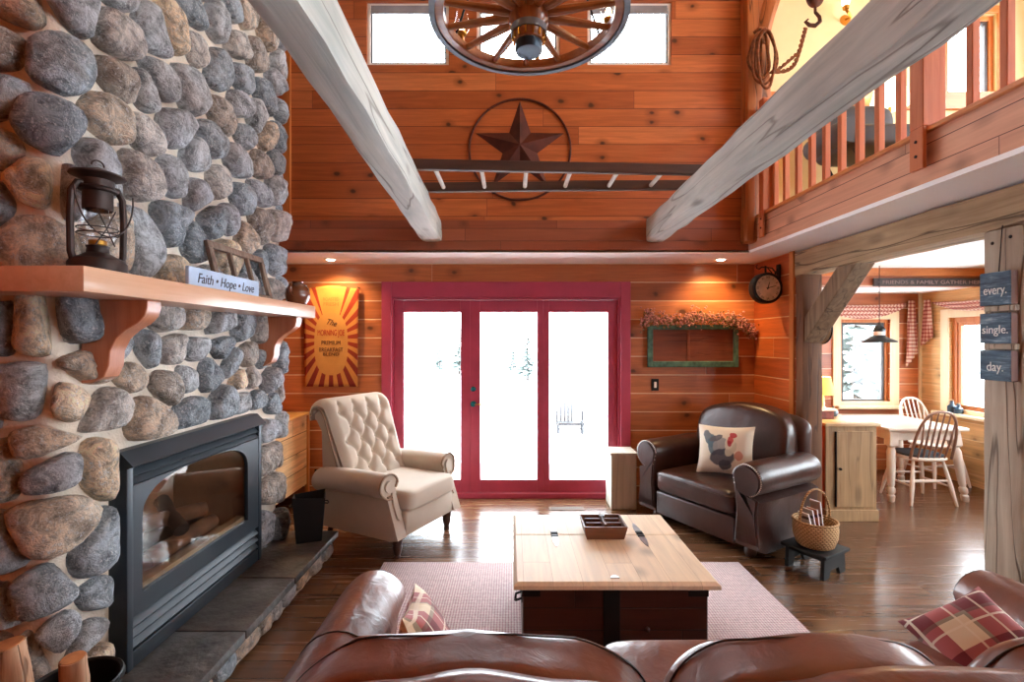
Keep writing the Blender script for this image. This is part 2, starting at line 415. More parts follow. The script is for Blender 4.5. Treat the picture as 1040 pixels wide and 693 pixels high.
# loft walls
LWX = (4.13, 4.62); LWZ = (3.98, 4.72)
b = MB(); b.box(2.2, 5.2, 4.6, 4.75, 2.66, LWZ[0]-.08); b.box(2.2, 5.2, 4.6, 4.75, LWZ[1], 5.2)
b.box(2.2, LWX[0], 4.6, 4.75, LWZ[0]-.08, LWZ[1]); b.box(LWX[1], 5.2, 4.6, 4.75, LWZ[0]-.08, LWZ[1])
struct(b.build('wall_loft_back', M['cream'], smooth=0), 'cream wall at the end of the loft', 'wall')
struct(MB().box(2.2, 5.1, 4.56, 4.6, 3.80, 3.96).build('trim_5', M['trim_x'], smooth=0), 'wood band on the cream loft wall', 'trim')
def wall_x(name, x0, x1, y0, y1, z0, z1, holes, mat):
    """wall in a plane of constant x with holes (y0,y1,z0,z1)"""
    b = MB(); ys = sorted(holes); cur = y0
    for h in ys:
        b.box(x0, x1, cur, h[0], z0, z1); b.box(x0, x1, h[0], h[1], z0, h[2]); b.box(x0, x1, h[0], h[1], h[3], z1); cur = h[1]
    b.box(x0, x1, cur, y1, z0, z1)
    return b.build(name, mat, smooth=0)
LH = [(-1.9, .1, 3.2, 4.85), (.3, 2.3, 3.2, 4.85), (2.6, 4.2, 3.2, 4.85)]  # unseen loft windows, placed and sized to throw side light on the chimney
struct(wall_x('wall_loft_right', 5.08, 5.2, -2.6, 4.6, 2.41, 5.2, LH, M['cream']), 'cream outer wall of the loft', 'wall')
# wall with the clock, carrying on as the dining room's left wall
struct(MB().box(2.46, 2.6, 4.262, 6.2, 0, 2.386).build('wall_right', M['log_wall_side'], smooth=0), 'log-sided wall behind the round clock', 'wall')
struct(MB().box(2.448, 2.462, 4.2, 4.262, 0, 2.386).build('trim_6', M['trim_z'], smooth=0), 'end board of the clock wall', 'trim')
# dining bay
BW = (4.08, 4.70, .80, 1.87)
b = MB(); b.box(2.6, BW[0], 6.0, 6.15, 0, 2.2); b.box(BW[1], 5.2, 6.0, 6.15, 0, 2.2); b.box(BW[0], BW[1], 6.0, 6.15, 0, BW[2]); b.box(BW[0], BW[1], 6.0, 6.15, BW[3], 2.2)
struct(b.build('wall_dining_back', M['log_wall'], smooth=0), 'log-sided wall behind the dining table', 'wall')
RH = [(-1.6, .2, .9, 2.1), (.8, 2.6, .9, 2.1), (3.0, 4.4, .9, 2.1), (4.72, 5.60, .78, 1.87)]
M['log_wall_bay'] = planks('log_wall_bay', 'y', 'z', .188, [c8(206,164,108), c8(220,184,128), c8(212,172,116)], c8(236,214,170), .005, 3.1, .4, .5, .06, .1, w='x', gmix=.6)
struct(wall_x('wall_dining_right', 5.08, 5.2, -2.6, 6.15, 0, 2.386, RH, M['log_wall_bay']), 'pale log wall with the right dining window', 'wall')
struct(MB().box(2.6, 5.08, 5.2, 5.3, 2.19, 2.386).build('wall_header', M['log_wall'], smooth=0), 'plank header over the dining bay', 'wall')
struct(MB().box(2.6, 5.2, 5.3, 6.1, 2.19, 2.22).build('ceiling_bay', M['white'], smooth=0), 'white ceiling of the dining bay', 'ceiling')
struct(MB().box(2.6, 5.08, 5.185, 5.2, 2.30, 2.386).build('trim_7', M['trim_x'], smooth=0), 'orange board on the dining header', 'trim')
struct(MB().box(5.05, 5.075, 5.972, 5.998, 0, 2.19).build('trim_8', M['jamb'], smooth=0), 'thin corner strip of the dining bay', 'trim')
# ------------------------------------------------------------------ windows
NW = [0]
def window(axis, a0, a1, z0, z1, p, q, label, fw=.045, fmat=None, sash=None, casing=0, cmat=None, blind=False, inward=-1):
    """axis: direction the window runs along; p inner wall face, q pane position"""
    NW[0] += 1
    root = sempty('window_%d' % NW[0], label, 'window')
    def bx(b, u0, u1, v0, v1, w0, w1):
        if axis == 'x': b.box(u0, u1, v0, v1, w0, w1)
        else: b.box(v0, v1, u0, u1, w0, w1)
    lo, hi = min(q-.03, q+.03), max(q-.03, q+.03)
    def ring(b, d0, d1, A0, A1, Z0, Z1, w):
        bx(b, A0, A0+w, d0, d1, Z0, Z1); bx(b, A1-w, A1, d0, d1, Z0, Z1)
        bx(b, A0+w, A1-w, d0, d1, Z0, Z0+w); bx(b, A0+w, A1-w, d0, d1, Z1-w, Z1)
    b = MB(); ring(b, lo, hi, a0, a1, z0, z1, fw); struct(b.build('window_frame', fmat or M['white_trim'], root, 0, .004))
    s2 = fw
    if sash:
        b = MB(); ring(b, lo+.012, hi-.006, a0+fw, a1-fw, z0+fw, z1-fw, sash[0]); struct(b.build('window_sash', sash[1], root, 0, .003)); s2 = fw+sash[0]
    b = MB(); bx(b, a0+s2-.004, a1-s2+.004, q-.004, q+.004, z0+s2-.004, z1-s2+.004); struct(b.build('window_pane', M['glass'], root, 0))
    if blind:
        b = MB()
        for k in range(3): bx(b, a0+fw+.012, a1-fw-.012, q-.03+inward*(.02+.008*k), q-.02+inward*(.02+.008*k), z1-fw-.03*(k+1), z1-fw-.03*k-.006)
        struct(b.build('window_blind', M['blind'], root, 0))
    if casing:
        b = MB(); d0, d1 = sorted((p, p+inward*.022))
        ring(b, d0, d1, a0-casing, a1+casing, z0-casing*.5, z1+casing, casing)
        struct(b.build('window_casing', cmat, root, 0, .004))
    return root
M['blind'] = pmat('blind', c8(150,152,156), .5, .3)
M['dark_frame'] = pmat('dark_frame', c8(70,62,58), .45)
for i, w in enumerate(WX):
    window('x', w[0], w[1], WZ0, WZ1, 4.35, 4.40, ['left', 'middle', 'right'][i]+' high window above the iron star', .028, None, (.014, M['dark_frame']), blind=True)
window('x', LWX[0], LWX[1], LWZ[0]-.08, LWZ[1], 4.6, 4.66, 'loft window seen between the balusters', .045, M['trim_z'], (.025, M['dark_frame']), .07, M['trim_x'])
window('x', BW[0], BW[1], BW[2], BW[3], 6.0, 6.06, 'dining window behind the hanging lamp', .04, M['trim_z'], (.03, M['dark_frame']), .1, M['jamb'])
for i, h in enumerate(RH):
    window('y', h[0], h[1], h[2], h[3], 5.08, 5.14, 'right dining window beside the painted post' if i == 3 else 'kitchen window out of view %s' % ('near', 'middle', 'far')[i], .06, M['trim_z'], (.035, M['trim_z']), .1, M['jamb'])
for i, h in enumerate(LH):
    window('y', h[0], h[1], h[2], h[3], 5.08, 5.14, 'unseen loft side window sized for light, ' + ('near', 'middle', 'far')[i], .05, M['trim_z'], (.03, M['trim_z']), .08, M['trim_z'])
for i, w in enumerate(FW):
    window('x', w[0], w[1], w[2], w[3], -2.6, -2.68, 'gable window behind the camera', .05, M['trim_z'], (.03, M['trim_z']), .08, M['trim_z'], inward=1)
struct(MB().bevbox(4.96, 5.10, 4.62, 5.72, .745, .78, .006, 1).build('trim_9', M['jamb']), 'sill of the right dining window', 'trim')
struct(MB().bevbox(4.0, 4.8, 5.90, 6.02, .765, .80, .006, 1).build('trim_10', M['jamb']), 'sill of the dining window', 'trim')
# ------------------------------------------------------------------ french doors
door = sempty('door_1', 'triple red french door onto the snowy garden', 'door')
b = MB()
b.box(-1.32, -1.22, 4.872, 4.9, 0, 2.20); b.box(1.10, 1.20, 4.872, 4.9, 0, 2.20); b.box(-1.22, 1.10, 4.872, 4.9, 2.04, 2.20)
struct(b.build('door_casing', M['door_red'], door, 0, .006))
b = MB(); b.box(-1.25, -1.21, 4.9, 5.04, 0, 2.06); b.box(1.08, 1.12, 4.9, 5.04, 0, 2.06); b.box(-1.21, 1.08, 4.9, 5.04, 2.02, 2.06); b.box(-1.21, 1.08, 4.89, 5.05, 0, .05)
struct(b.build('door_jamb', M['door_red'], door, 0, .004))
def pz(py): return CH + (CY-py)/F*4.96
def px_(p): return (p-CX)/F*4.96
pan = [(-1.21, px_(478), px_(410.5), px_(468)), (px_(478), px_(552), px_(488), px_(545.5)), (px_(552), 1.08, px_(558), px_(617))]
for k, (x0, x1, g0, g1) in enumerate(pan):
    zb, zt = pz(487), pz(317.4)
    b = MB(); b.box(x0, g0, 4.94, 4.98, .052, 2.018); b.box(g1, x1, 4.94, 4.98, .052, 2.018); b.box(g0, g1, 4.94, 4.98, .052, zb); b.box(g0, g1, 4.94, 4.98, zt, 2.018)
    struct(b.build('door_panel', M['door_red'], door, 0, .004))
    b = MB(); b.box(g0-.004, g1+.004, 4.957, 4.963, zb-.004, zt+.004); struct(b.build('door_pane', M['glass'], door, 0))
M['teal'] = pmat('teal', c8(20,110,120), .35, .6)
for z, r in ((pz(395), .026), (pz(410), .03)):
    b = MB(); b.lathe([(0, 0), (r, 0), (r, .008), (r*.5, .012), (r*.42, .03), (r*.85, .04), (r*.9, .055), (r*.5, .064), (0, .064)], frame_of((px_(481), 4.94, z), (1,0,0), (0,0,1)))
    struct(b.build('door_knob', M['teal'], door))
b = MB(); b.tube([(px_(481), 4.885, pz(410)), (px_(489), 4.88, pz(410)), (px_(492), 4.885, pz(411))], .007); struct(b.build('door_lever', M['brass'], door))
# ------------------------------------------------------------------ outdoors
b = MB()
n = 24
gv = {}
for i in range(n+1):
    for j in range(n+1):
        X = -60+120*i/n; Y = 5.06 + (110*(j/n)**2)
        gv[i,j] = b.bm.verts.new((X, Y, -.15 - max(0, Y-8)*.022 + .12*mnoise.noise(Vector((X*.2, Y*.2, 0)))*min(1, (Y-5)/6)))
for i in range(n):
    for j in range(n): b.bm.faces.new((gv[i,j], gv[i+1,j], gv[i+1,j+1], gv[i,j+1]))
struct(b.build('ground_snow', M['snow']), 'snow-covered garden outside the doors', 'ground')
b = MB(); b.box(5.25, 60, -40, 5.06, -.3, -.16); struct(b.build('ground_snow_side', M['snow'], smooth=0), 'snow beside the house', 'ground')
# ================================================================== TIMBERS
def beam(name, label, far, near, y0, y1, z0, z1, mat, n=26, amt=.012, seed=1):
    """rough hewn beam: far/near = (x0, x1) at y0 / y1"""
    b = MB(); rings = []
    for i in range(n+1):
        f = i/n; y = y0+(y1-y0)*f; xa = far[0]+(near[0]-far[0])*f; xb = far[1]+(near[1]-far[1])*f
        pts = []
        m = 5
        for k in range(m): pts.append((xa+(xb-xa)*k/m, z0))
        for k in range(m): pts.append((xb, z0+(z1-z0)*k/m))
        for k in range(m): pts.append((xb+(xa-xb)*k/m, z1))
        for k in range(m): pts.append((xa, z1+(z0-z1)*k/m))
        cx, cz = (xa+xb)/2, (z0+z1)/2; ring = []
        for (x, z) in pts:
            cor = min(1, abs(x-cx)/((xb-xa)/2))*min(1, abs(z-cz)/((z1-z0)/2))
            s = 1-.06*max(0, cor-.8)/.2
            p = Vector((x*1.0, y*1.6, z))*3+Vector((seed*9, 0, 0))
            ring.append(Vector((cx+(x-cx)*s+amt*mnoise.noise(p), y, cz+(z-cz)*s+amt*mnoise.noise(p+Vector((17,4,0))))))
        rings.append(ring)
    b.ring_tube(rings)
    return b.build(name, mat, smooth=28)
def xb(d, x0, dx): return x0
k = (1.254+1.0)/3.096
def ext(a, b_): return b_ + (b_-a)*k   # carry the line on from y=1.254 to y=-1
tag(beam('timber_beam', 'b', (-.808, -.63), (ext(-.808, -.689), ext(-.63, -.547)), 4.312, -1.0, 2.487, 2.69, M['white_beam'], seed=1),
    'whitewashed rough ceiling beam on the chimney side, carrying the wider ladder end', 'beam', 'whitewashed tie beams')
tag(beam('timber_beam', 'b', (1.198, 1.358), (ext(1.198, 1.128), ext(1.358, 1.288)), 4.312, -1.0, 2.487, 2.69, M['white_beam'], seed=5),
    'whitewashed rough ceiling beam on the loft side, below the balusters', 'beam', 'whitewashed tie beams')
tag(beam('timber_header', 'b', (2.46, 2.66), (2.46, 2.66), 4.26, -1.0, 2.167, 2.372, M['barn_y'], seed=8, amt=.008),
    'weathered barn timber header running along the edge of the white dining ceiling', 'beam')
def post(name, label, x0, x1, y0, y1, z0, z1, mat, seed):
    b = MB(); b.bevbox(x0, x1, y0, y1, z0, z1, .012, 2)
    bmesh.ops.subdivide_edges(b.bm, edges=[e for e in b.bm.edges if abs(e.verts[0].co.z-e.verts[1].co.z) > .5], cuts=14)
    for v in b.bm.verts:
        if z0+.01 < v.co.z < z1-.01:
            p = v.co*4+Vector((seed*5, 0, 0)); v.co.x += .006*mnoise.noise(p); v.co.y += .006*mnoise.noise(p+Vector((9,9,9)))
    return tag(b.build(name, mat, smooth=30), label, 'post')
p = post('timber_post', 'grey weathered post carrying the three blue word boards', 2.46, 2.65, 2.33, 2.52, 0, 2.166, M['barn_z'], 2)
for yy, zz in ((2.47, 2.10), (2.38, 2.115)): MB().ell((2.459, yy, zz), .004, .009, .009, 10, 6).build('bolt', M['black_iron'], p)
post('timber_post', 'dark brown post behind the leather armchair, below the slanted brace', 2.464, 2.635, 4.09, 4.197, 0, 2.166, M['brown_post'], 3)
# knee brace
b = MB(); b.prism([(4.088, 1.585), (4.088, 1.80), (3.68, 2.164), (3.48, 2.164)], 'x', 2.475, 2.625)
b.jitter(.006, 5, 3)
tag(b.build('knee_brace', M['brace'], smooth=30, bevel=.008), 'slanted timber knee brace between the dark post and the header', 'brace')
# corner log post of the loft with its own brace and the rope
b = MB(); b.bevbox(2.035, 2.235, 4.17, 4.306, 2.46, 5.18, .02, 2)
bmesh.ops.subdivide_edges(b.bm, edges=[e for e in b.bm.edges if abs(e.verts[0].co.z-e.verts[1].co.z) > .5], cuts=16)
b.jitter(.012, 3.2, 4)
lp = tag(b.build('log_post', M['log_post'], smooth=40), 'rough log post at the loft corner with a rope coil hung on it', 'post')
b = MB(); b.tube([(2.15, 4.22, 4.18), (2.21, 4.21, 4.42), (2.31, 4.2, 4.75), (2.42, 4.2, 5.15)], [.075, .078, .08, .085], 10); b.jitter(.01, 5, 2)
b.build('log_brace', M['log_post'], lp)

# ------------------------------------------------------------------ loft railing
rail = thing('loft_railing', 'orange wooden baluster railing along the loft edge', 'railing', (2.17, 2.5, 2.685))
def loc(b): 
    for v in b.bm.verts: v.co -= Vector((2.17, 2.5, 2.685))
    return b
for y in (3.975, 3.82, 3.655, 3.49, 3.333, 3.174, 3.01, 2.85, 2.692, 2.272, 2.114, 1.956, 1.80, 1.64, 1.48):
    loc(MB().bevbox(2.152, 2.19, y-.018, y+.018, 2.686, 3.56, .003, 1)).build('baluster', M['baluster'], rail)
def newel(y, w, x0, zb, zt):
    n = loc(MB().bevbox(x0, 2.19, y-w/2, y+w/2, 2.687, zt, .004, 1).bevbox(x0, 2.094, y-w/2, y+w/2, zb, 2.687, .004, 1)).build('newel_post', M['baluster'], rail)
    for z in (2.545, 2.62): loc(MB().cyl((x0-.004, y, z), (x0+.003, y, z), .008, seg=10)).build('bolt', M['black_iron'], n)
newel(2.475, .085, 2.072, 2.475, 3.62); newel(4.03, .07, 2.078, 2.465, 3.62)
loc(MB().bevbox(2.12, 2.22, 1.3, 4.15, 3.56, 3.60, .008, 2)).build('handrail', M['trim_y'], rail)
# rope coil and pulley
M['rope'] = pmat('rope', c8(128,74,38), .9, var=.25, vs=40, bs=180, bst=.6)
r = thing('rope_coil', 'coiled brown rope hung from a peg on the loft corner log post', 'rope', (2.105, 4.125, 4.22))
b = MB()
for k in range(5):
    a = .04+.016*((k*3)%5); hh = .33+.04*k; oy = -.018*k+.01
    b.tube([(a*math.sin(t)*(1+.12*math.sin(3*t+k))+.01*k, oy-.012*math.cos(2*t), -hh*.5+hh*.5*math.cos(t)+.01*math.sin(2*t+k)) for t in [2*PI*i/28 for i in range(28)]], .011, 8, True)
b.build('coil', M['rope'], r)
b = MB(); b.tube([(-.05, -.02, 0), (-.02, -.05, .02), (.03, -.05, .02), (.06, -.01, 0)], .014, 8); b.cyl((0, .03, 0), (0, -.06, .015), .012, seg=8); b.build('knot', M['rope'], r)
# rope swinging from the post up to the pulley hook
def q(px, py, d=4.1): return at(px, py, d)
b = MB()
def twist(pts, r, n=40, turns=9):
    P = [Vector(p) for p in pts]
    def cur(t):
        t *= len(P)-1; i = min(int(t), len(P)-2); f = t-i
        p0 = P[max(i-1, 0)]; p1 = P[i]; p2 = P[i+1]; p3 = P[min(i+2, len(P)-1)]
        return .5*((2*p1)+(p2-p0)*f+(2*p0-5*p1+4*p2-p3)*f*f+(3*p1-p0-3*p2+p3)*f**3)
    for s in (0, PI):
        b.tube([cur(i/n)+Vector((math.cos(turns*2*PI*i/n+s), 0, math.sin(turns*2*PI*i/n+s)))*r*.8 for i in range(n+1)], r, 6)
twist([q(783, 73), q(797, 72), q(806, 66), q(811, 54), q(815, 40), q(818, 29)], .011, 90, 7)
twist([q(783, 73), q(792, 69), q(803, 60), q(811, 53)], .009, 50, 4)
tag(b.build('hanging_rope', M['rope']), 'twisted rope slung from the log post up to the iron hook', 'rope')
pb = thing('pulley_block', 'rusty pulley block with a hook, hanging over the loft railing', 'pulley', q(828, 4))
M['rust'] = pmat('rust', c8(84,44,26), .8, .3, .3, 14)
b = MB(); b.ell((0, 0, .06), .075, .05, .09); b.build('block', M['rust'], pb)
b = MB(); b.tube([(0,0,-.02), (.0,0,-.07), (.035,0,-.11), (.04,0,-.15), (.0,0,-.185), (-.05,0,-.18), (-.085,0,-.15), (-.06, 0, -.13)], [.012,.012,.014,.017,.018,.016,.012,.008], 8); b.build('hook', M['rust'], pb)
b = MB()
zc = 5.195-pb.location.z
b.cyl((0,0,.12), (0,0,zc), .012, seg=8); b.build('hanging_rope', M['rope'], pb)

# ------------------------------------------------------------------ ladder across the beams
M['ladder_dark'] = wood('ladder_dark', 'x', c8(58,36,28), c8(88,58,44), .6, 1)
M['rung'] = pmat('rung', c8(206,200,190), .6)
lad = thing('ladder', 'old dark orchard ladder lying flat across the two whitewashed beams', 'ladder', (.25, 3.34, 2.692))
yn = lambda x: 3.08+.055*(x+.6)   # near rail drifts a little
yf = lambda x: 3.54-.03*(x+.6)
for fn in (yn, yf):
    b = MB(); xa, xb_ = -.715, 1.335; h = .068
    vs = []
    for x in (xa, xb_):
        for dy in (-.02, .02):
            for z in (0, h): vs.append((x-.25, fn(x)+dy-3.34, z))
    b.faces(vs, [(0,1,3,2),(4,6,7,5),(0,4,5,1),(2,3,7,6),(0,2,6,4),(1,5,7,3)])
    b.build('rail', M['ladder_dark'], lad, 0, .006)
for px0, px1 in ((443, 450), (491, 492), (534, 533), (581, 574), (625, 618), (672, 660)):
    x = (px1-CX)/F*3.5
    MB().cyl((x-.25, yn(x)-3.34, .03), (x-.25, yf(x)-3.34, .03), .015, seg=12).build('rung', M['rung'], lad)

# ------------------------------------------------------------------ wagon wheel chandelier
M['wheel_wood'] = wood('wheel_wood', 'x', c8(120,66,30), c8(178,112,58), .4, 1.2, coat=.3)
M['hub_wood'] = wood('hub_wood', 'z', c8(96,52,24), c8(170,100,48), .3, 1.4, coat=.4)
M['iron_grey'] = pmat('iron_grey', c8(120,130,142), .45, .4, .1, 20)
M['hub_iron'] = pmat('hub_iron', c8(44,54,66), .35, .6)
M['bulb'] = emis('bulb', (1, .72, .38, 1), 14)
wh = thing('wagon_wheel_chandelier', 'wagon wheel chandelier with wooden spokes hanging between the beams', 'chandelier', (.085, 2.44, 3.25))
R = .5
def wheel_ring(r0, r1, z0, z1, seg=72):
    b = MB(); rings = []
    for i in range(seg):
        a = 2*PI*i/seg; c, s = math.cos(a), math.sin(a)
        rings.append([(r0*c, r0*s, z0), (r1*c, r1*s, z0), (r1*c, r1*s, z1), (r0*c, r0*s, z1)])
    return b.ring_tube([[Vector(p) for p in r] for r in rings], True)
wheel_ring(R-.072, R-.028, -.025, .025).build('rim', M['wheel_wood'], wh, 40, .004)
wheel_ring(R-.028, R, -.034, .032).build('iron_tyre', M['iron_grey'], wh, 40)
for i in range(14):
    a = 2*PI*(i+.5)/14; d = Vector((math.cos(a), math.sin(a), 0))
    b = MB(); b.tube([d*.08, d*.14, d*.24, d*.36, d*(R-.05)], [.02, .024, .021, .017, .015], 10); b.build('spoke', M['wheel_wood'], wh)
hub = MB().lathe([(0, -.15), (.06, -.15), (.075, -.14), (.082, -.09), (.098, -.05), (.102, 0), (.098, .05), (.082, .09), (.075, .14), (.06, .15), (0, .15)], seg=28).build('hub', M['hub_wood'], wh)
for zz in (-.085, .085): MB().lathe([(.082, zz-.016), (.09, zz-.016), (.093, zz+.016), (.082, zz+.016)], seg=28, cap=False).build('hub_band', M['iron_grey'], hub)
b = MB(); b.lathe([(0, -.19), (.05, -.192), (.064, -.19), (.068, -.18), (.068, -.135), (.06, -.13), (0, -.13)], seg=28); b.build('hub_cap', M['hub_iron'], hub)
for i in range(14):
    a = 2*PI*i/14; MB().box(-.006, .006, -.004, .004, -.135, -.1, Matrix.Rotation(a, 4, 'Z') @ Matrix.Translation((.079, 0, 0))).build('hub_rivet', M['brass'], hub)
for i in range(6):
    a = 2*PI*(i+.36)/6; d = Vector((math.cos(a), math.sin(a), 0))*(R-.03)
    b = MB(); b.lathe([(0, .025), (.03, .025), (.034, .032), (.012, .045), (.012, .075), (.026, .085), (.028, .095), (0, .095)], Matrix.Translation(d), 14); l = b.build('lamp_cup', M['brass'], wh)
    b = MB(); b.lathe([(.026, .096), (.04, .12), (.044, .15), (.034, .18), (.028, .22)], Matrix.Translation(d), 14, False); b.build('lamp_chimney', M['glass'], l)
    b = MB(); b.ell(d+Vector((0,0,.13)), .016, .016, .026, 10, 8); b.build('bulb', M['bulb'], l)
b = MB()
for k in range(3):
    a = 2*PI*(k+.25)/3; d = Vector((math.cos(a), math.sin(a), 0))*(R-.03)
    b.tube([d+Vector((0,0,.02)), d*.5+Vector((0,0,.5)), Vector((0,0,1.0))], .006, 6)
b.tube([(0,0,.98), (0,0,1.955)], .01, 8); b.build('chain', M['black_iron'], wh)

# ------------------------------------------------------------------ iron star
M['star'] = pmat('star', c8(88,42,30), .6, .35, .2, 8)
st = thing('iron_star', 'rusty barn star in an iron ring on the upper wall', 'wall decoration', at(528, 150, 4.345))
b = MB(); ro, ri = .42, .165
pts = []
for k in range(10):
    a = PI/2+PI*k/5; r_ = ro if k % 2 == 0 else ri
    pts.append(Vector((math.cos(a)*r_, 0, math.sin(a)*r_)))
c = b.bm.verts.new((0, -.075, 0)); vs = [b.bm.verts.new(p) for p in pts]; cb = b.bm.verts.new((0, .004, 0))
for k in range(10): b.bm.faces.new((c, vs[k], vs[(k+1)%10])); b.bm.faces.new((cb, vs[(k+1)%10], vs[k]))
b.build('star', M['star'], st, 0)
MB().cyl((0, 0, .2), (0, .004, .2), .01, seg=8).build('hanger', M['star'], st)
b = MB(); b.tube([(.455*math.cos(t), -.008, .455*math.sin(t)-.02) for t in [2*PI*i/64 for i in range(64)]], .010, 8, True); b.build('ring', M['star'], st)
# ------------------------------------------------------------------ recessed lights
M['lampface'] = emis('lampface', (1, .88, .68, 1), 25)
for px, py, lab in ((335, 261, 'recessed ceiling light over the sunburst banner'), (733, 264, 'recessed ceiling light over the berry garland')):
    p = at(px, py, 4.6); t = thing('recessed_downlight', lab, 'light', (p.x, 4.62, 2.3845), 0, 'recessed soffit lights')
    MB().lathe([(.036, -.001), (.055, -.001), (.058, -.006), (.05, -.01), (.036, -.006)], seg=24, cap=False).build('trim_ring', M['white_trim'], t)
    MB().lathe([(0, -.016), (.02, -.0145), (.036, -.009), (.036, -.0015), (0, -.0015)], seg=24).build('lens', M['lampface'], t)
    L = bpy.data.lights.new('soffit_lamp', 'SPOT'); L.energy = 42; L.color = (1, .66, .30); L.spot_size = 2.2; L.spot_blend = .8; L.shadow_soft_size = .04
    lo = bpy.data.objects.new('soffit_lamp', L); COL.objects.link(lo); lo.location = (p.x, 4.62, 2.365); lo.rotation_euler = (math.radians(14), 0, 0)
# ================================================================== FIREPLACE
def stone_mat():
    t = NT('fieldstone'); o, x, y, z = t.xyz()
    g = t.n('NewGeometry'); rnd = g.outputs['Random Per Island']
    base = t.ramp(rnd, [(0, c8(160,170,178)), (.16, c8(184,188,192)), (.3, c8(140,150,158)), (.44, c8(196,190,184)), (.56, c8(172,162,152)), (.68, c8(178,182,188)), (.8, c8(204,186,166)), (.9, c8(158,160,166)), (.955, c8(224,202,174))], 'CONSTANT')
    o2 = t.n('VectorMath', {0: o, 1: t.comb(t.math('MULTIPLY', rnd, 37), t.math('MULTIPLY', rnd, 91), 0)}, operation='ADD').outputs[0]
    n1 = t.noise(o2, 15, 7, .74, .5); n2 = t.noise(o2, 70, 4, .7); n3 = t.noise(o2, 5, 3, .5, .4)
    c = t.mix(.9, base, t.ramp(n1, [(.33, (.26,.26,.27,1)), (.46, (.85,.86,.87,1)), (.58, (1.6,1.6,1.6,1))]), 'MULTIPLY')
    c = t.mix(t.smooth(n2, .53, .66, 0, .75), c, c8(222,226,230))
    c = t.mix(t.smooth(n3, .55, .75, 0, .3), c, c8(140,110,86))
    h = t.math('ADD', t.math('MULTIPLY', n1, 1.), t.math('MULTIPLY', n2, .35))
    return t.bsdf(c, .72, 0, t.bump(h, 1., .05), .4)
M['stone'] = stone_mat()
M['mortar'] = pmat('mortar', c8(232,220,204), .95, var=.07, vs=9, bs=70, bst=.5, bd=.01)
M['slate'] = pmat('slate', c8(84,82,80), .38, var=.3, vs=5, bs=16, bst=.5, bd=.02)
M['insert_black'] = pmat('insert_black', c8(44,52,60), .42, .2, .06, bst=.03)
M['firebrick'] = pmat('firebrick', c8(170,132,100), .9, var=.2)
M['char'] = pmat('char', c8(46,36,30), .9, var=.3, vs=12, bst=.6)
M['mantel_wood'] = wood('mantel_wood', 'y', c8(210,160,126), c8(230,188,158), .28, 1.1, .15, coat=.3)
M['corbel_wood'] = wood('corbel_wood', 'z', c8(170,98,64), c8(200,132,96), .34, 1.1, coat=.3)
XF, Y0, Y1 = -1.735, 1.83, 3.58
IY0, IY1, IZ0, IZ1 = 2.075, 3.19, .163, 1.12        # insert rectangle
LS, LF = .80, Y1-Y0
fp = thing('fireplace', 'tall fieldstone chimney with slate hearth and wooden mantel shelf', 'fireplace', (XF-.4, (Y0+Y1)/2, 0))
OFS = Vector(fp.location)
def lo_(b, of=None):
    of = of or OFS
    for v in b.bm.verts: v.co -= of
    return b
b = MB(); ZT = 5.19
rr_ = .055
arcn = [(XF-rr_+rr_*math.cos(t), Y0+rr_+rr_*math.sin(t)) for t in [-PI/2+PI/2*k/6 for k in range(7)]]
b.prism([(XF-LS, Y0)]+arcn+[(XF, IY0+.03), (XF-LS, IY0+.03)], 'z', 0, ZT)
arcf = [(XF-rr_+rr_*math.cos(t), Y1-rr_+rr_*math.sin(t)) for t in [PI/2*k/6 for k in range(7)]]
b.prism([(XF-LS, IY1-.03), (XF, IY1-.03)]+arcf+[(XF-LS, Y1)], 'z', 0, ZT); b.box(XF-LS, XF, IY0+.03, IY1-.03, IZ1-.03, ZT); b.box(XF-LS, XF-.5, IY0+.03, IY1-.03, 0, IZ1-.03); b.box(XF-.5, XF, IY0+.03, IY1-.03, 0, .15)
lo_(b).build('chimney_breast', M['mortar'], fp, 30)
def wrapuv(u, v, h):
    """unrolled chimney (near side, front, far side) -> space; h is the height above the mortar"""
    r = .055
    def arc(cx, cy, a): return Vector((cx+math.cos(a)*(r+h), cy+math.sin(a)*(r+h), v))
    if u < -r: return Vector((XF+u, Y0-h, v))
    if u < r: return arc(XF-r, Y0+r, -PI/2+(u+r)/(2*r)*PI/2)
    if u < LF-r: return Vector((XF+h, Y0+u, v))
    if u < LF+r: return arc(XF-r, Y1-r, (u-LF+r)/(2*r)*PI/2)
    return Vector((XF-(u-LF), Y1+h, v))
def px2uv(px, py):
    if px < 64: d = Y0; return ((px-CX)/F*d-XF, CH+(CY-py)/F*d)
    d = F*(-XF)/(CX-px)
    return (d-Y0, CH+(CY-py)/F*d)
S1 = [(20,130),(10,280),(160,165),(120,340),(15,400),(100,510),(5,560),(90,640),(60,30),(290,95),(395,85),(460,80),(510,110),(575,50),(500,30),(605,20),(655,30),(715,95),(625,115),(685,150),(745,170),(580,200),(500,245),(305,215),(380,255),(420,225),(640,215),(730,230),(705,255),(590,315),(635,285),(680,320),(755,300),(270,320),(450,340),(380,365),(650,365),(710,375),(750,380),(515,425),(555,385),(630,435),(690,450),(735,435),(770,470),(450,480),(525,525),(580,490),(640,540),(690,525),(735,515),(775,575),(360,470),(445,600),(555,605),(610,590),(690,600),(655,640),(740,610),(775,640),(370,640),(520,660),(200,530),(270,640),(250,440)]
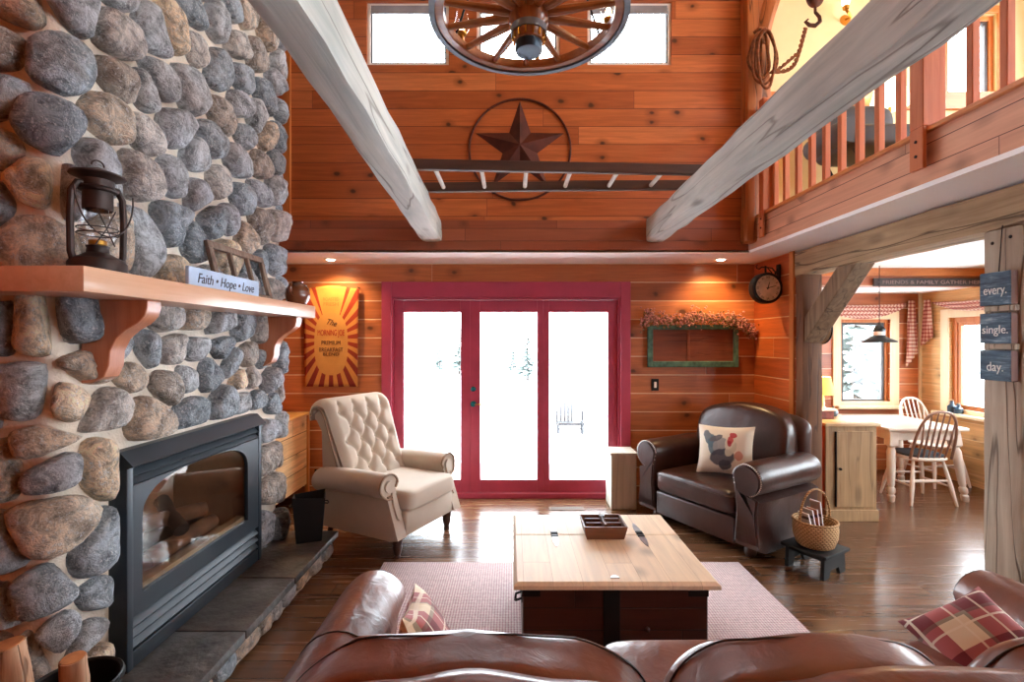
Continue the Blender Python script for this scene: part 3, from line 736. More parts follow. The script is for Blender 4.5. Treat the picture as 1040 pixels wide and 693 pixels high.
S2 = [(30,260),(110,260),(200,250),(240,395),(80,460),(200,470),(290,510),(415,530),(545,515),(475,430),(535,415),(600,400),(640,490),(415,340),(485,340),(550,335),(465,235),(550,235),(630,250),(640,330),(375,390),(665,370),(690,420),(735,410),(715,350),(755,365),(700,270),(755,280),(695,490),(745,480),(775,430),(820,360),(790,490),(825,460),(780,570),(825,550),(780,640),(825,630),(120,630),(285,650),(330,250),(340,330)]
S3 = [(770,55),(810,40),(775,140),(810,130),(760,235),(800,230),(140,70),(280,70),(150,235),(300,190),(260,320),(120,440),(270,440),(20,300),(20,60),(165,565),(235,560),(300,550),(95,600),(30,470),(30,600),(250,640),(320,630)]
pts = [px2uv(x/2.667, y/2.667) for x, y in S1] + [px2uv(x/2.888, 240+y/2.888) for x, y in S2] + [px2uv(x/2.853, 450+y/2.853) for x, y in S3]
pts = [p for p in pts if not (IY0-Y0-.04 < p[0] < IY1-Y0+.04 and p[1] < IZ1+.02) and -LS < p[0] < LF+LS]
seen = []
for p in pts:
    if all((p[0]-s[0])**2+(p[1]-s[1])**2 > .055**2 for s in seen): seen.append(p)
pts = seen
rng = random.Random(3)
for _ in range(9000):
    u, v = rng.uniform(-LS, LF+LS), rng.uniform(.02, 5.1)
    if IY0-Y0-.09 < u < IY1-Y0+.09 and v < IZ1+.06: continue
    if all((u-s[0])**2+((v-s[1])*.92)**2 > .185**2 for s in pts): pts.append((u, v))
def clip(poly, p, nrm):
    out = []
    for i in range(len(poly)):
        a, c = poly[i], poly[(i+1) % len(poly)]
        da = (a[0]-p[0])*nrm[0]+(a[1]-p[1])*nrm[1]; dc = (c[0]-p[0])*nrm[0]+(c[1]-p[1])*nrm[1]
        if da <= 0: out.append(a)
        if (da < 0) != (dc < 0) and da != dc:
            t = da/(da-dc); out.append((a[0]+(c[0]-a[0])*t, a[1]+(c[1]-a[1])*t))
    return out
def inset(poly, d):
    """shrink a convex counter-clockwise polygon by moving every edge inward"""
    out = list(poly)
    for i in range(len(poly)):
        a, c = poly[i], poly[(i+1) % len(poly)]
        ex, ey = c[0]-a[0], c[1]-a[1]; L = math.hypot(ex, ey)
        if L < 1e-6: continue
        nx, ny = ey/L, -ex/L
        out = clip(out, (a[0]-nx*d, a[1]-ny*d), (nx, ny))
        if len(out) < 3: return []
    return out
def chaikin(p, it, f=.25):
    for _ in range(it):
        o = []
        for i in range(len(p)):
            a, c = p[i], p[(i+1) % len(p)]
            o += [(a[0]*(1-f)+c[0]*f, a[1]*(1-f)+c[1]*f), (a[0]*f+c[0]*(1-f), a[1]*f+c[1]*(1-f))]
        p = o
    return p
def resample(p, n):
    L = [0]
    for i in range(len(p)): L.append(L[-1]+math.dist(p[i], p[(i+1) % len(p)]))
    out = []; j = 0
    for k in range(n):
        t = L[-1]*k/n
        while L[j+1] < t: j += 1
        f = (t-L[j])/max(1e-9, L[j+1]-L[j]); a, c = p[j], p[(j+1) % len(p)]
        out.append((a[0]+(c[0]-a[0])*f, a[1]+(c[1]-a[1])*f))
    return out
def stone(bm, poly, hgt, seed, mapf, nseg=22):
    poly = resample(poly, nseg)
    cx = sum(p[0] for p in poly)/nseg; cy = sum(p[1] for p in poly)/nseg
    tx, ty = rng.uniform(-.25, .25), rng.uniform(-.25, .25)
    rings = []
    for s, h in ((1.0, -.15), (1.0, .22), (.97, .52), (.91, .78), (.80, .93), (.58, 1.0), (.28, 1.02)):
        ring = []
        for (x, y) in poly:
            n = mnoise.noise(Vector((x*7+seed, y*7, seed*1.7)))
            X = cx+(x-cx)*s*(1+.05*n); Y = cy+(y-cy)*s*(1+.05*n)
            H = hgt*h*(1+.22*n) + ((X-cx)*tx+(Y-cy)*ty)*max(0, h)*.55 + .010*mnoise.noise(Vector((X*22, Y*22, seed)))*max(0, h)
            ring.append(bm.verts.new(mapf(X, Y, H)))
        rings.append(ring)
    c = bm.verts.new(mapf(cx, cy, hgt*1.03))
    for a, d in zip(rings, rings[1:]):
        for j in range(nseg): bm.faces.new((a[j], a[(j+1) % nseg], d[(j+1) % nseg], d[j]))
    for j in range(nseg): bm.faces.new((rings[-1][j], rings[-1][(j+1) % nseg], c))
def mapf_ch(u, v, h): return wrapuv(u, v, h)
b = MB()
for i, p in enumerate(pts):
    if p[1] > 4.6: continue
    poly = [(p[0]-.24, p[1]-.24), (p[0]+.24, p[1]-.24), (p[0]+.24, p[1]+.24), (p[0]-.24, p[1]+.24)]
    for j, q_ in enumerate(pts):
        if i == j: continue
        dx, dy = q_[0]-p[0], q_[1]-p[1]
        if dx*dx+dy*dy > .5: continue
        poly = clip(poly, ((p[0]+q_[0])/2, (p[1]+q_[1])/2), (dx, dy))
        if len(poly) < 3: break
    iu0, iu1 = IY0-Y0-.012, IY1-Y0+.012
    if p[1] < IZ1: poly = clip(poly, (iu0, 0), (1, 0)) if p[0] < (iu0+iu1)/2 else clip(poly, (iu1, 0), (-1, 0))
    elif iu0-.1 < p[0] < iu1+.1: poly = clip(poly, (0, IZ1+.005), (0, -1))
    poly = clip(poly, (0, .01), (0, -1)); poly = clip(poly, (-LS, 0), (-1, 0)); poly = clip(poly, (LF+LS, 0), (1, 0))
    if len(poly) < 3: continue
    poly = inset(poly, rng.uniform(.009, .018))
    if len(poly) < 3: continue
    poly = chaikin(chaikin(poly, 1, .2), 2, .25)
    size = math.sqrt(abs(sum(poly[k][0]*poly[(k+1) % len(poly)][1]-poly[(k+1) % len(poly)][0]*poly[k][1] for k in range(len(poly))))/2)
    if size < .035: continue
    stone(b.bm, poly, min(.088, size*.48)*rng.uniform(.75, 1.15), i*1.37, mapf_ch)
lo_(b).build('stonework', M['stone'], fp, 60)
# hearth
b = MB(); ys = [1.25, 1.86, 2.39, 2.93, 3.66]
for a, c in zip(ys, ys[1:]): b.bevbox(XF-.02 if c < 3.6 else XF+.0, -1.315, a+.004, c-.004, .118, .163, .006, 2)
b.bevbox(XF-.6, XF, Y1+.075, 3.656, .118, .163, .006, 2); b.bevbox(XF-.5, XF-.02, 1.254, Y0-.075, .118, .163, .006, 2)
b.jitter(.003, 9, 2)
lo_(b).build('hearth_slab', M['slate'], fp, 40)
lo_(MB().box(XF-.55, -1.36, 1.27, Y0, 0, .12).box(XF, -1.36, Y0, Y1, 0, .12).box(XF-.55, -1.36, Y1, 3.63, 0, .12)).build('hearth_core', M['mortar'], fp, 0)
b = MB(); y = 1.27
while y < 3.6:
    w = rng.uniform(.12, .22); 
    if y+w > 3.62: w = 3.625-y
    if w > .06:
        poly = inset([(y, .006), (y+w, .006), (y+w, .117), (y, .117)], .006)
        poly = chaikin(poly, 2, .2); stone(b.bm, poly, .03, y*9, lambda u, v, h: Vector((-1.36+h, u, v)))
    y += w
for k in range(3):
    a = XF-.5+k*.27; poly = chaikin(inset([(a, .006), (a+.27, .006), (a+.27, .117), (a, .117)], .006), 2, .2)
    if a+.27 < -1.4: stone(b.bm, poly, .02, a*7, lambda u, v, h: Vector((u, 3.63+h, v)))
lo_(b).build('hearth_stones', M['stone'], fp, 60)
# mantel shelf and corbels
MX, MY0, MY1 = -1.425, 1.605, 3.50
b = MB(); b.bevbox(XF+.005, MX, MY0, MY1, 1.765, 1.852, .005, 2); b.bevbox(XF-.55, XF+.005, MY0, Y0-.09, 1.765, 1.852, .005, 2)
lo_(b).build('mantel_shelf', M['mantel_wood'], fp)
prof = [(XF+.01, 1.765), (MX-.035, 1.765), (MX-.035, 1.735), (MX-.045, 1.70), (MX-.075, 1.67), (MX-.12, 1.645), (MX-.16, 1.61), (MX-.185, 1.56), (MX-.19, 1.50), (MX-.21, 1.455), (XF+.05, 1.43), (XF+.01, 1.43)]
for ya, yc in ((1.93, 2.01), (3.27, 3.35)):
    lo_(MB().prism(prof, 'y', ya, yc)).build('corbel', M['corbel_wood'], fp, 35, .004)
# ------------------------------------------------------------------ gas insert
IX = -1.655
ins = thing('fireplace_insert', 'black metal fireplace insert with arched glass door in the stone chimney', 'fireplace', (IX, (IY0+IY1)/2, IZ0+.001))
IO = Vector(ins.location)
def li(b): return lo_(b, IO)
b = MB()
b.bevbox(XF-.05, IX, IY0, IY0+.035, IZ0+.002, IZ1-.06, .004); b.bevbox(XF-.05, IX, IY1-.035, IY1, IZ0+.002, IZ1-.06, .004)
b.bevbox(XF-.05, IX-.005, IY0+.035, IY1-.035, IZ0+.002, IZ0+.075, .004)
b.prism([(XF-.05, IZ1-.075), (IX, IZ1-.075), (IX+.03, IZ1-.062), (IX-.03, IZ1), (XF-.05, IZ1)], 'y', IY0-.004, IY1+.004)
li(b).build('frame', M['insert_black'], ins, 30)
for z in (IZ1-.1, IZ1-.135, IZ0+.105, IZ0+.15, IZ0+.195):
    b = MB(); b.prism([(IX-.04, z-.014), (IX-.008, z-.02), (IX-.002, z-.012), (IX-.03, z+.016), (IX-.04, z+.016)], 'y', IY0+.035, IY1-.035); li(b).build('louver', M['insert_black'], ins, 30)
# arched face plate
ga, gc, gz0, gzs, gzt = 2.165, 3.03, .475, .80, .965
arch = [(ga, gz0), (gc, gz0), (gc, gzs)]
for k in range(1, 24):
    t = PI*k/24; arch.append(((ga+gc)/2+(gc-ga)/2*math.copysign(abs(math.cos(t))**.62, math.cos(t)), gzs+(gzt-gzs)*math.sin(t)**.8))
arch.append((ga, gzs))
pa, pc, pz0, pz1 = IY0+.036, IY1-.036, IZ0+.225, IZ1-.155
def plate(outer, inner, x0, x1):
    b = MB(); n = len(inner); cx = sum(p[0] for p in inner)/n; cy = sum(p[1] for p in inner)/n
    def proj(p):
        dx, dy = p[0]-cx, p[1]-cy; s = 1e9
        if dx > 1e-6: s = min(s, (outer[1]-cx)/dx)
        if dx < -1e-6: s = min(s, (outer[0]-cx)/dx)
        if dy > 1e-6: s = min(s, (outer[3]-cy)/dy)
        if dy < -1e-6: s = min(s, (outer[2]-cy)/dy)
        return (cx+dx*s, cy+dy*s)
    inn = []
    for i in range(n):                      # densify so corners project onto the plate's corners
        a, c = inner[i], inner[(i+1) % n]; m = 10 if math.dist(a, c) > .2 else 1
        inn += [(a[0]+(c[0]-a[0])*k/m, a[1]+(c[1]-a[1])*k/m) for k in range(m)]
    out = [proj(p) for p in inn]
    for cor in ((outer[0], outer[2]), (outer[0], outer[3]), (outer[1], outer[2]), (outer[1], outer[3])):
        j = min(range(len(out)), key=lambda q: math.dist(out[q], cor)); out[j] = cor
    m = len(inn)
    V = [[b.bm.verts.new((x, p[0], p[1])) for p in L] for x, L in ((x1, out), (x1, inn), (x0, inn), (x0, out))]
    for i in range(m):
        k = (i+1) % m
        for A, B in ((V[0], V[1]), (V[1], V[2]), (V[2], V[3]), (V[3], V[0])):
            try: b.bm.faces.new((A[i], A[k], B[k], B[i]))
            except ValueError: pass
    return b
li(plate((pa, pc, pz0, pz1), arch, IX-.025, IX-.003)).build('door_plate', M['insert_black'], ins, 30)
M['fire_glass'] = glassmat('fire_glass', (.9,.88,.86,1), .01, .04)
b = MB(); b.prism([(p[0], p[1]) for p in arch], 'x', IX-.022, IX-.018); li(b).build('glass_door', M['fire_glass'], ins, 0)
b = MB(); x0, x1 = XF-.42, IX-.03
b.faces([(x0,ga-.04,gz0-.05),(x0,gc+.04,gz0-.05),(x0,gc+.04,gzt+.03),(x0,ga-.04,gzt+.03),(x1,ga-.04,gz0-.05),(x1,gc+.04,gz0-.05),(x1,gc+.04,gzt+.03),(x1,ga-.04,gzt+.03)], [(0,1,2,3),(0,1,5,4),(3,2,6,7),(0,3,7,4),(1,2,6,5)])
li(b).build('firebox', M['firebrick'], ins, 0)
b = MB(); b.bevbox(IX-.09, IX-.032, ga-.03, gc+.03, gz0-.045, gz0+.02, .004); li(b).build('brick_ledge', pmat('ledge', c8(168,140,104), .8, var=.15), ins)
def log(b, p0, p1, r, sd):
    b.tube([Vector(p0)+(Vector(p1)-Vector(p0))*k/8 for k in range(9)], [r*(1+.12*mnoise.noise(Vector((k*.7, sd, 0)))) for k in range(9)], 12); b.jitter(.006, 14, sd)
for p0, p1, r, m in (((-1.95,2.35,.53),(-1.93,2.95,.55),.055,'char'), ((-1.83,2.4,.50),(-1.80,2.9,.52),.045,'bark'), ((-1.98,2.45,.64),(-1.80,2.82,.62),.042,'bark'), ((-1.78,2.6,.58),(-1.98,2.72,.70),.038,'char')):
    if m == 'bark' and 'bark' not in M: M['bark'] = pmat('bark', c8(120,84,58), .9, var=.3, vs=12, bst=.6)
    b = MB(); log(b, p0, p1, r, p0[1]*7); li(b).build('fire_log', M[m], ins)

# ================================================================== ON THE MANTEL
ZM = 1.853
M['lantern'] = pmat('lantern', c8(62,48,44), .5, .55, .2, 14, bst=.15)
M['lamp_glass'] = glassmat('lamp_glass', (.97,.98,1,1), 0, .03)
LY = 1.83
ln = thing('oil_lantern', 'old dark metal oil lantern at the near end of the mantel shelf', 'lantern', (-1.545, 1.80, ZM), 1.15)
MB().lathe([(0,0),(.083,0),(.088,.006),(.088,.035),(.08,.05),(.055,.062),(.035,.075),(.033,.092),(.036,.1),(0,.1)], seg=28).build('fuel_tank', M['lantern'], ln)
MB().lathe([(.034,.1),(.05,.115),(.058,.14),(.058,.175),(.05,.205),(.04,.235)], seg=24, cap=False).build('globe', M['lamp_glass'], ln)
MB().lathe([(.02,.1),(.028,.105),(.028,.12),(.01,.13),(0,.13)], seg=16).build('burner', M['brass'], ln)
MB().lathe([(.042,.232),(.046,.236),(.046,.30),(.058,.305),(.062,.312),(.05,.32),(.05,.345),(.085,.36),(.083,.366),(.03,.385),(.012,.392),(0,.392)], seg=28, cap=False).build('hood', M['lantern'], ln)
for s in (-1, 1):
    MB().tube([(s*.072,0,.03),(s*.082,0,.07),(s*.084,0,.20),(s*.08,0,.29),(s*.062,0,.325),(s*.045,0,.325)], .0115, 10).build('side_tube', M['lantern'], ln)
b = MB()
for z in (.145, .165): b.tube([(.062*math.cos(t), .062*math.sin(t), z) for t in [2*PI*i/24 for i in range(24)]], .0022, 6, True)
b.tube([(.03,-.05,.1),(.0,-.058,.16),(-.03,-.055,.23)], .0022, 6); b.tube([(-.03,-.05,.1),(.0,-.06,.16),(.03,-.055,.23)], .0022, 6)
b.build('wire_guard', M['lantern'], ln)
b = MB(); b.tube([(.088*math.cos(t)*1.05, -.045-.02*math.sin(t), .30-.17*math.sin(t)) for t in [PI*i/16 for i in range(17)]], .003, 6); b.build('bail_handle', M['lantern'], ln)
MB().tube([(.02*math.cos(t), 0, .40+.02*math.sin(t)) for t in [PI*i/10 for i in range(11)]], .003, 6).build('top_ring', M['lantern'], ln)
# sign
M['sign_blue'] = pmat('sign_blue', c8(176,196,222), .7, var=.06, vs=10)
M['ink'] = pmat('ink', c8(70,60,70), .8)
sg = thing('mantel_sign', 'pale blue wooden sign reading Faith, Hope, Love on the mantel shelf', 'sign', (-1.50, 2.55, ZM))
b = MB(); b.bevbox(-.018, 0, -.31, .31, 0, .098, .003); b.build('board', M['sign_blue'], sg)
text('lettering', 'Faith • Hope • Love', .068, M['ink'], sg, Vector((.0012, 0, .047)), (0,1,0), (0,0,1), .0008, .50, .25)
# old window frame leaning on the stones
M['old_frame'] = wood('old_frame', 'z', c8(92,70,58), c8(150,126,108), .75, 1.5, crack=.5)
wf = thing('window_frame_decor', 'small weathered three-pane window frame leaning on the chimney stones', 'frame', (-1.575, 2.88, ZM))
T = Matrix.Rotation(-math.radians(14), 4, 'Y')
b = MB()
for (y0, y1, z0, z1) in ((-.29,.29,0,.038), (-.29,.29,.262,.30), (-.29,-.252,.038,.262), (.252,.29,.038,.262), (-.095,-.072,.038,.262), (.085,.108,.038,.262)): b.bevbox(-.012, .012, y0, y1, z0, z1, .003, 1, T)
b.build('frame', M['old_frame'], wf)
# jug
M['jug'] = pmat('jug', c8(112,60,34), .22, var=.2, vs=8, bst=.02, coat=.5)
jg = thing('stoneware_jug', 'small round brown glazed jug at the far end of the mantel shelf', 'jug', (-1.50, 3.375, ZM))
MB().lathe([(0,0),(.05,0),(.06,.004),(.078,.04),(.084,.075),(.078,.11),(.058,.138),(.04,.148),(.036,.152),(.04,.16),(.034,.162),(.03,.15),(.03,.14),(0,.14)], seg=30).build('body', M['jug'], jg)
MB().tube([(0,-.062,.128),(0,-.098,.135),(0,-.118,.11),(0,-.112,.08),(0,-.08,.06)], [.009,.011,.012,.011,.009], 10).build('handle', M['jug'], jg)
# ================================================================== FIREWOOD AND BINS ON THE HEARTH
M['pot_black'] = pmat('pot_black', c8(24,22,22), .5, .3)
M['birch'] = pmat('birch', c8(226,208,190), .85, var=.2, vs=10, bst=.4)
M['logend'] = pmat('logend', c8(196,142,94), .8, var=.18, vs=14)
M['barkred'] = wood('barkred', 'z', c8(150,96,66), c8(220,180,146), .85, 1.2, .4, crack=.6, bst=.6)
pt = thing('firewood_bucket', 'round black metal bucket of firewood on the near end of the hearth', 'bucket', (-1.50, 1.655, .1635))
MB().lathe([(0,0),(.1,0),(.108,.006),(.128,.262),(.134,.268),(.13,.272),(.122,.266),(.104,.02),(0,.012)], seg=32).build('body', M['pot_black'], pt)
b = MB(); b.tube([(.132*math.cos(t), .132*math.sin(t), .255) for t in [2*PI*i/32 for i in range(32)]], .006, 6, True); b.build('rim_wire', M['pot_black'], pt)
def firelog(p0, p1, r, label, split, sd):
    p0, p1 = Vector(p0), Vector(p1); t = thing('firewood_log', label, 'firewood', p0, 0, None)
    d = p1-p0; b = MB()
    n = 9; b.tube([d*k/(n-1) for k in range(n)], [r*(1+.06*mnoise.noise(Vector((k*.6, sd, 1)))) for k in range(n)], 14); b.jitter(.004, 12, sd)
    b.build('bark', M[split], t)
    u = d.normalized()
    b = MB(); b.cyl(d+u*.0, d+u*.004, r*.9, seg=14); b.build('cut_end', M['logend'], t)
firelog((-1.485,1.66,.185), (-1.478,1.625,.53), .036, 'split pale log standing upright in the black hearth bucket', 'barkred', 1)
firelog((-1.70,1.68,.205), (-1.735,1.655,.555), .05, 'thick log standing beside the black hearth bucket against the stones', 'barkred', 2)
firelog((-1.655,1.55,.205), (-1.735,1.585,.49), .028, 'thin white birch stick leaning beside the black hearth bucket', 'birch', 3)
# square ash bin at the far hearth end
bn = thing('ash_bin', 'black square metal bin with a notched rim on the far hearth corner', 'bin', (-1.47, 3.50, .1635), .35)
b = MB(); w0, w1, h = .085, .11, .31
def bq(w, z, k=.93): return [Vector((s*w, t*w*.8, z)) for s, t in ((-1,-1),(1,-1),(1,1),(-1,1))]
rings = [bq(w0, 0), bq(w1, h), bq(w1-.006, h), bq(w0-.006, .01)]
rings[1][0].z += .02; rings[2][0].z += .02; rings[1][2].z += .02; rings[2][2].z += .02
b.ring_tube(rings); b.build('body', M['pot_black'], bn, 30, .006)
b = MB()
for s in (-1, 1): b.tube([(s*.1,-.03,h-.05),(s*.125,-.03,h-.055),(s*.13,0,h-.06),(s*.125,.03,h-.055),(s*.1,.03,h-.05)], .005, 6)
b.build('ring_handle', M['pot_black'], bn)
# ================================================================== PINE SIDEBOARD BEHIND THE CHIMNEY
M['pine_front'] = planks('pine_front', 'y', 'z', .178, [c8(220,178,122), c8(232,196,142), c8(226,186,132)], c8(120,70,34), .004, 3, .42, .6, -.17, .1, w='x')
sb = thing('pine_sideboard', 'low pine chest standing in the corner behind the chimney', 'chest', (-2.3, 4.3, 0))
def ls(b): return lo_(b, Vector((-2.3, 4.3, 0)))
ls(MB().bevbox(-2.53, -2.05, 3.78, 4.82, .17, .86, .004, 1)).build('body', M['pine_front'], sb)
ls(MB().bevbox(-2.545, -2.03, 3.76, 4.86, .86, .885, .004, 2)).build('top', M['pine'], sb)
ls(MB().bevbox(-2.07, -2.035, 4.82, 4.86, 0, .86, .003, 1)).build('corner_post', M['trim_z'], sb)
for x, y in ((-2.5, 3.82), (-2.09, 3.82), (-2.5, 4.78)): ls(MB().bevbox(x-.03, x+.03, y-.03, y+.03, 0, .17, .003, 1)).build('leg', M['trim_z'], sb)
# ================================================================== BEIGE TUFTED ARMCHAIR
M['beige'] = pmat('beige', c8(192,179,162), .88, var=.04, vs=4, bs=150, bst=.12, sheen=.25)
M['beige_dark'] = pmat('beige_dark', c8(150,126,104), .85, var=.05, sheen=.2)
M['leg_dark'] = wood('leg_dark', 'z', c8(52,30,22), c8(84,50,36), .35, 1.5, coat=.3)
TH = math.radians(63)
ac = thing('tufted_armchair', 'beige button-tufted armchair with rolled arms beside the fireplace', 'armchair', (-.635, 3.81, 0), TH); ac.scale = (1.09, 1.09, 1.02)
b = MB(); b.bevbox(-.34, .34, .05, .74, .15, .34, .03, 3); b.build('base', M['beige'], ac)
def arm_poly(s, cx=.325, r=.088, z=.525, inner=.045, outer=.05, zb=.15):
    """arm section (x,z): slab with a scroll rolled outward"""
    P = [(cx-inner, zb), (cx-inner, z-.02)]
    for k in range(0, 19):
        t = math.radians(170-k*(300/18)); P.append((cx+.02+r*math.cos(t), z+r*math.sin(t)))
    P += [(cx+outer, z-.07), (cx+outer, zb)]
    return [(s*x, q) for x, q in P]
for s in (-1, 1):
    P = arm_poly(s); b = MB(); rings = []
    for i, y in enumerate((.10, .13, .25, .4, .55, .70, .735)):
        k = .96 if i in (0, 6) else 1; ring = []
        mx = sum(p[0] for p in P)/len(P); mz = sum(p[1] for p in P)/len(P)
        for (x, z) in P:
            yy = y
            if i < 3: yy = y - (max(0, .5-z))*.30*(1-i/3)          # the front sweeps forward to the base
            dz = -.03*max(0, (y-.3)/.45)**2 if z > .4 else 0
            ring.append(Vector((mx+(x-mx)*k, yy, mz+(z-mz)*k+dz)))
        rings.append(ring)
    b.ring_tube(rings); b.build('arm', M['beige'], ac, 50)
    # scroll panel and its welt on the arm front
    Q = [(x, z) for x, z in P if z > .16]
    yv = lambda z: .10-max(0, .5-z)*.30
    b = MB(); ctr = []
    for x, z in P: ctr.append(Vector((x*1.0, yv(z)-.006, max(z, .16))))
    b.tube(ctr[1:-1], .008, 8); b.build('welt', M['beige_dark'], ac)
    b = MB(); sp = [(s*(.325+.02+.045*math.cos(math.radians(a))), .525+.045*math.sin(math.radians(a))) for a in range(190, -130, -20)] + [(s*.345, .40), (s*.34, .30), (s*.32, .28), (s*.305, .33), (s*.303, .44)]
    mx = sum(p[0] for p in sp)/len(sp); mz = sum(p[1] for p in sp)/len(sp)
    n = len(sp); r0 = [b.bm.verts.new((x, yv(z)+.004, z)) for x, z in sp]; r1 = [b.bm.verts.new((mx+(x-mx)*.9, yv(z)-.016, mz+(z-mz)*.94)) for x, z in sp]
    for i in range(n): b.bm.faces.new((r0[i], r0[(i+1)%n], r1[(i+1)%n], r1[i]))
    b.bm.faces.new(r1); b.build('arm_front', M['beige'], ac, 60)
b = MB(); b.superell((0, .27, .405), .555, .60, .155, .28, .18, nz=.006, nsc=4)
b.build('seat_cushion', M['beige'], ac, 60)
b = MB(); b.bevbox(-.275, .275, .005, .06, .155, .33, .018, 3); b.build('front_rail', M['beige'], ac)
# tufted back
tufts = []
for r in range(5):
    n = 4 if r % 2 == 0 else 3
    for k in range(n): tufts.append(((k-(n-1)/2)*.148, .10+.105*r))
def backpt(u, s):
    """u across, s along the back from the seat up and over the roll"""
    H = .53; w = (.30+.035*min(1, s/H))
    x = u*w; edge = max(0, abs(u)-.8)/.2
    if s <= H:
        y, z = .50+.20*(s/H), .44+.56*(s/H); nx = Vector((0, -.94, .33)); 
    else:
        a = (s-H)/.085; a = min(a, 4.2)
        cy, cz, r = .70+.085*.94, 1.0-.085*.33, .085
        a0 = math.atan2(.33, -.94); ang = a0-a
        y, z = cy+r*math.cos(ang), cz+r*math.sin(ang); nx = Vector((0, math.cos(ang), math.sin(ang)))
    p = Vector((x, y, z)); h = .05*(1-edge**2.2)
    if s < H+.06:
        d = min(math.hypot(x-tx, s-ts) for tx, ts in tufts)
        dep = .046*math.exp(-(d/.03)**2)
        cr = 0
        for tx, ts in tufts:
            for sx, ss in ((.074, .105), (-.074, .105)):
                ex, es = tx+sx, ts+ss
                if any(abs(ex-a)+abs(es-c) < .02 for a, c in tufts):
                    t = max(0, min(1, ((x-tx)*sx+(s-ts)*ss)/(sx*sx+ss*ss)))
                    dd = math.hypot(x-tx-sx*t, s-ts-ss*t); cr = max(cr, math.exp(-(dd/.015)**2))
        for tx, ts in tufts:                      # pleats running off the top row and the bottom row
            if ts > .5 and s > ts: cr = max(cr, .8*math.exp(-((x-tx)/.012)**2))
            if ts < .15 and s < ts: cr = max(cr, .8*math.exp(-((x-tx)/.012)**2))
        h -= dep+.026*cr*(1-dep/.046)
    return p + nx*h
b = MB(); NU, NS = 72, 84; g = []
for j in range(NS+1):
    s = .80*j/NS; g.append([b.bm.verts.new(backpt(-1+2*i/NU, s)) for i in range(NU+1)])
for j in range(NS):
    for i in range(NU): b.bm.faces.new((g[j][i], g[j][i+1], g[j+1][i+1], g[j+1][i]))
b.build('tufted_back', M['beige'], ac, 80)
b = MB(); prof = [(.51,.36),(.47,.44),(.67,1.0),(.70,1.05),(.77,1.075),(.84,1.05),(.865,1.0),(.85,.95),(.80,.93),(.70,.60),(.72,.36)]
prof2 = [(.56,.30),(.535,.46),(.70,.96),(.73,1.0),(.78,1.02),(.825,1.0),(.83,.96),(.80,.92),(.76,.86),(.74,.30)]
b.prism(prof2, 'x', -.325, .325); b.build('back_frame', M['beige'], ac, 50, .015, 3)
for s in (-1, 1):
    b = MB(); pr = [(.54,.44),(.71,.97),(.745,1.025),(.79,1.04),(.835,1.02),(.85,.975)]
    b.tube([(s*.335*(1 if z > .6 else .95), y, z) for y, z in pr], .009, 8); b.build('back_welt', M['beige_dark'], ac)
for tx, ts in tufts:
    p = backpt(tx/(.30+.035*min(1, ts/.53)), ts); MB().ell(p+Vector((0,-.004,.001)), .011, .007, .011, 10, 8).build('tuft_button', M['beige'], ac)
for x, y in ((-.29, .07), (.29, .07)):
    MB().lathe([(0,0),(.02,0),(.024,.008),(.018,.02),(.024,.03),(.034,.075),(.03,.095),(.036,.105),(.036,.15),(0,.15)], Matrix.Translation((x, y, 0)), 18).build('leg', M['leg_dark'], ac)
for x in (-.28, .28):
    b = MB(); b.tube([(x, .74, 0), (x, .69, .15)], [.018, .028], 4); b.build('leg', M['leg_dark'], ac)
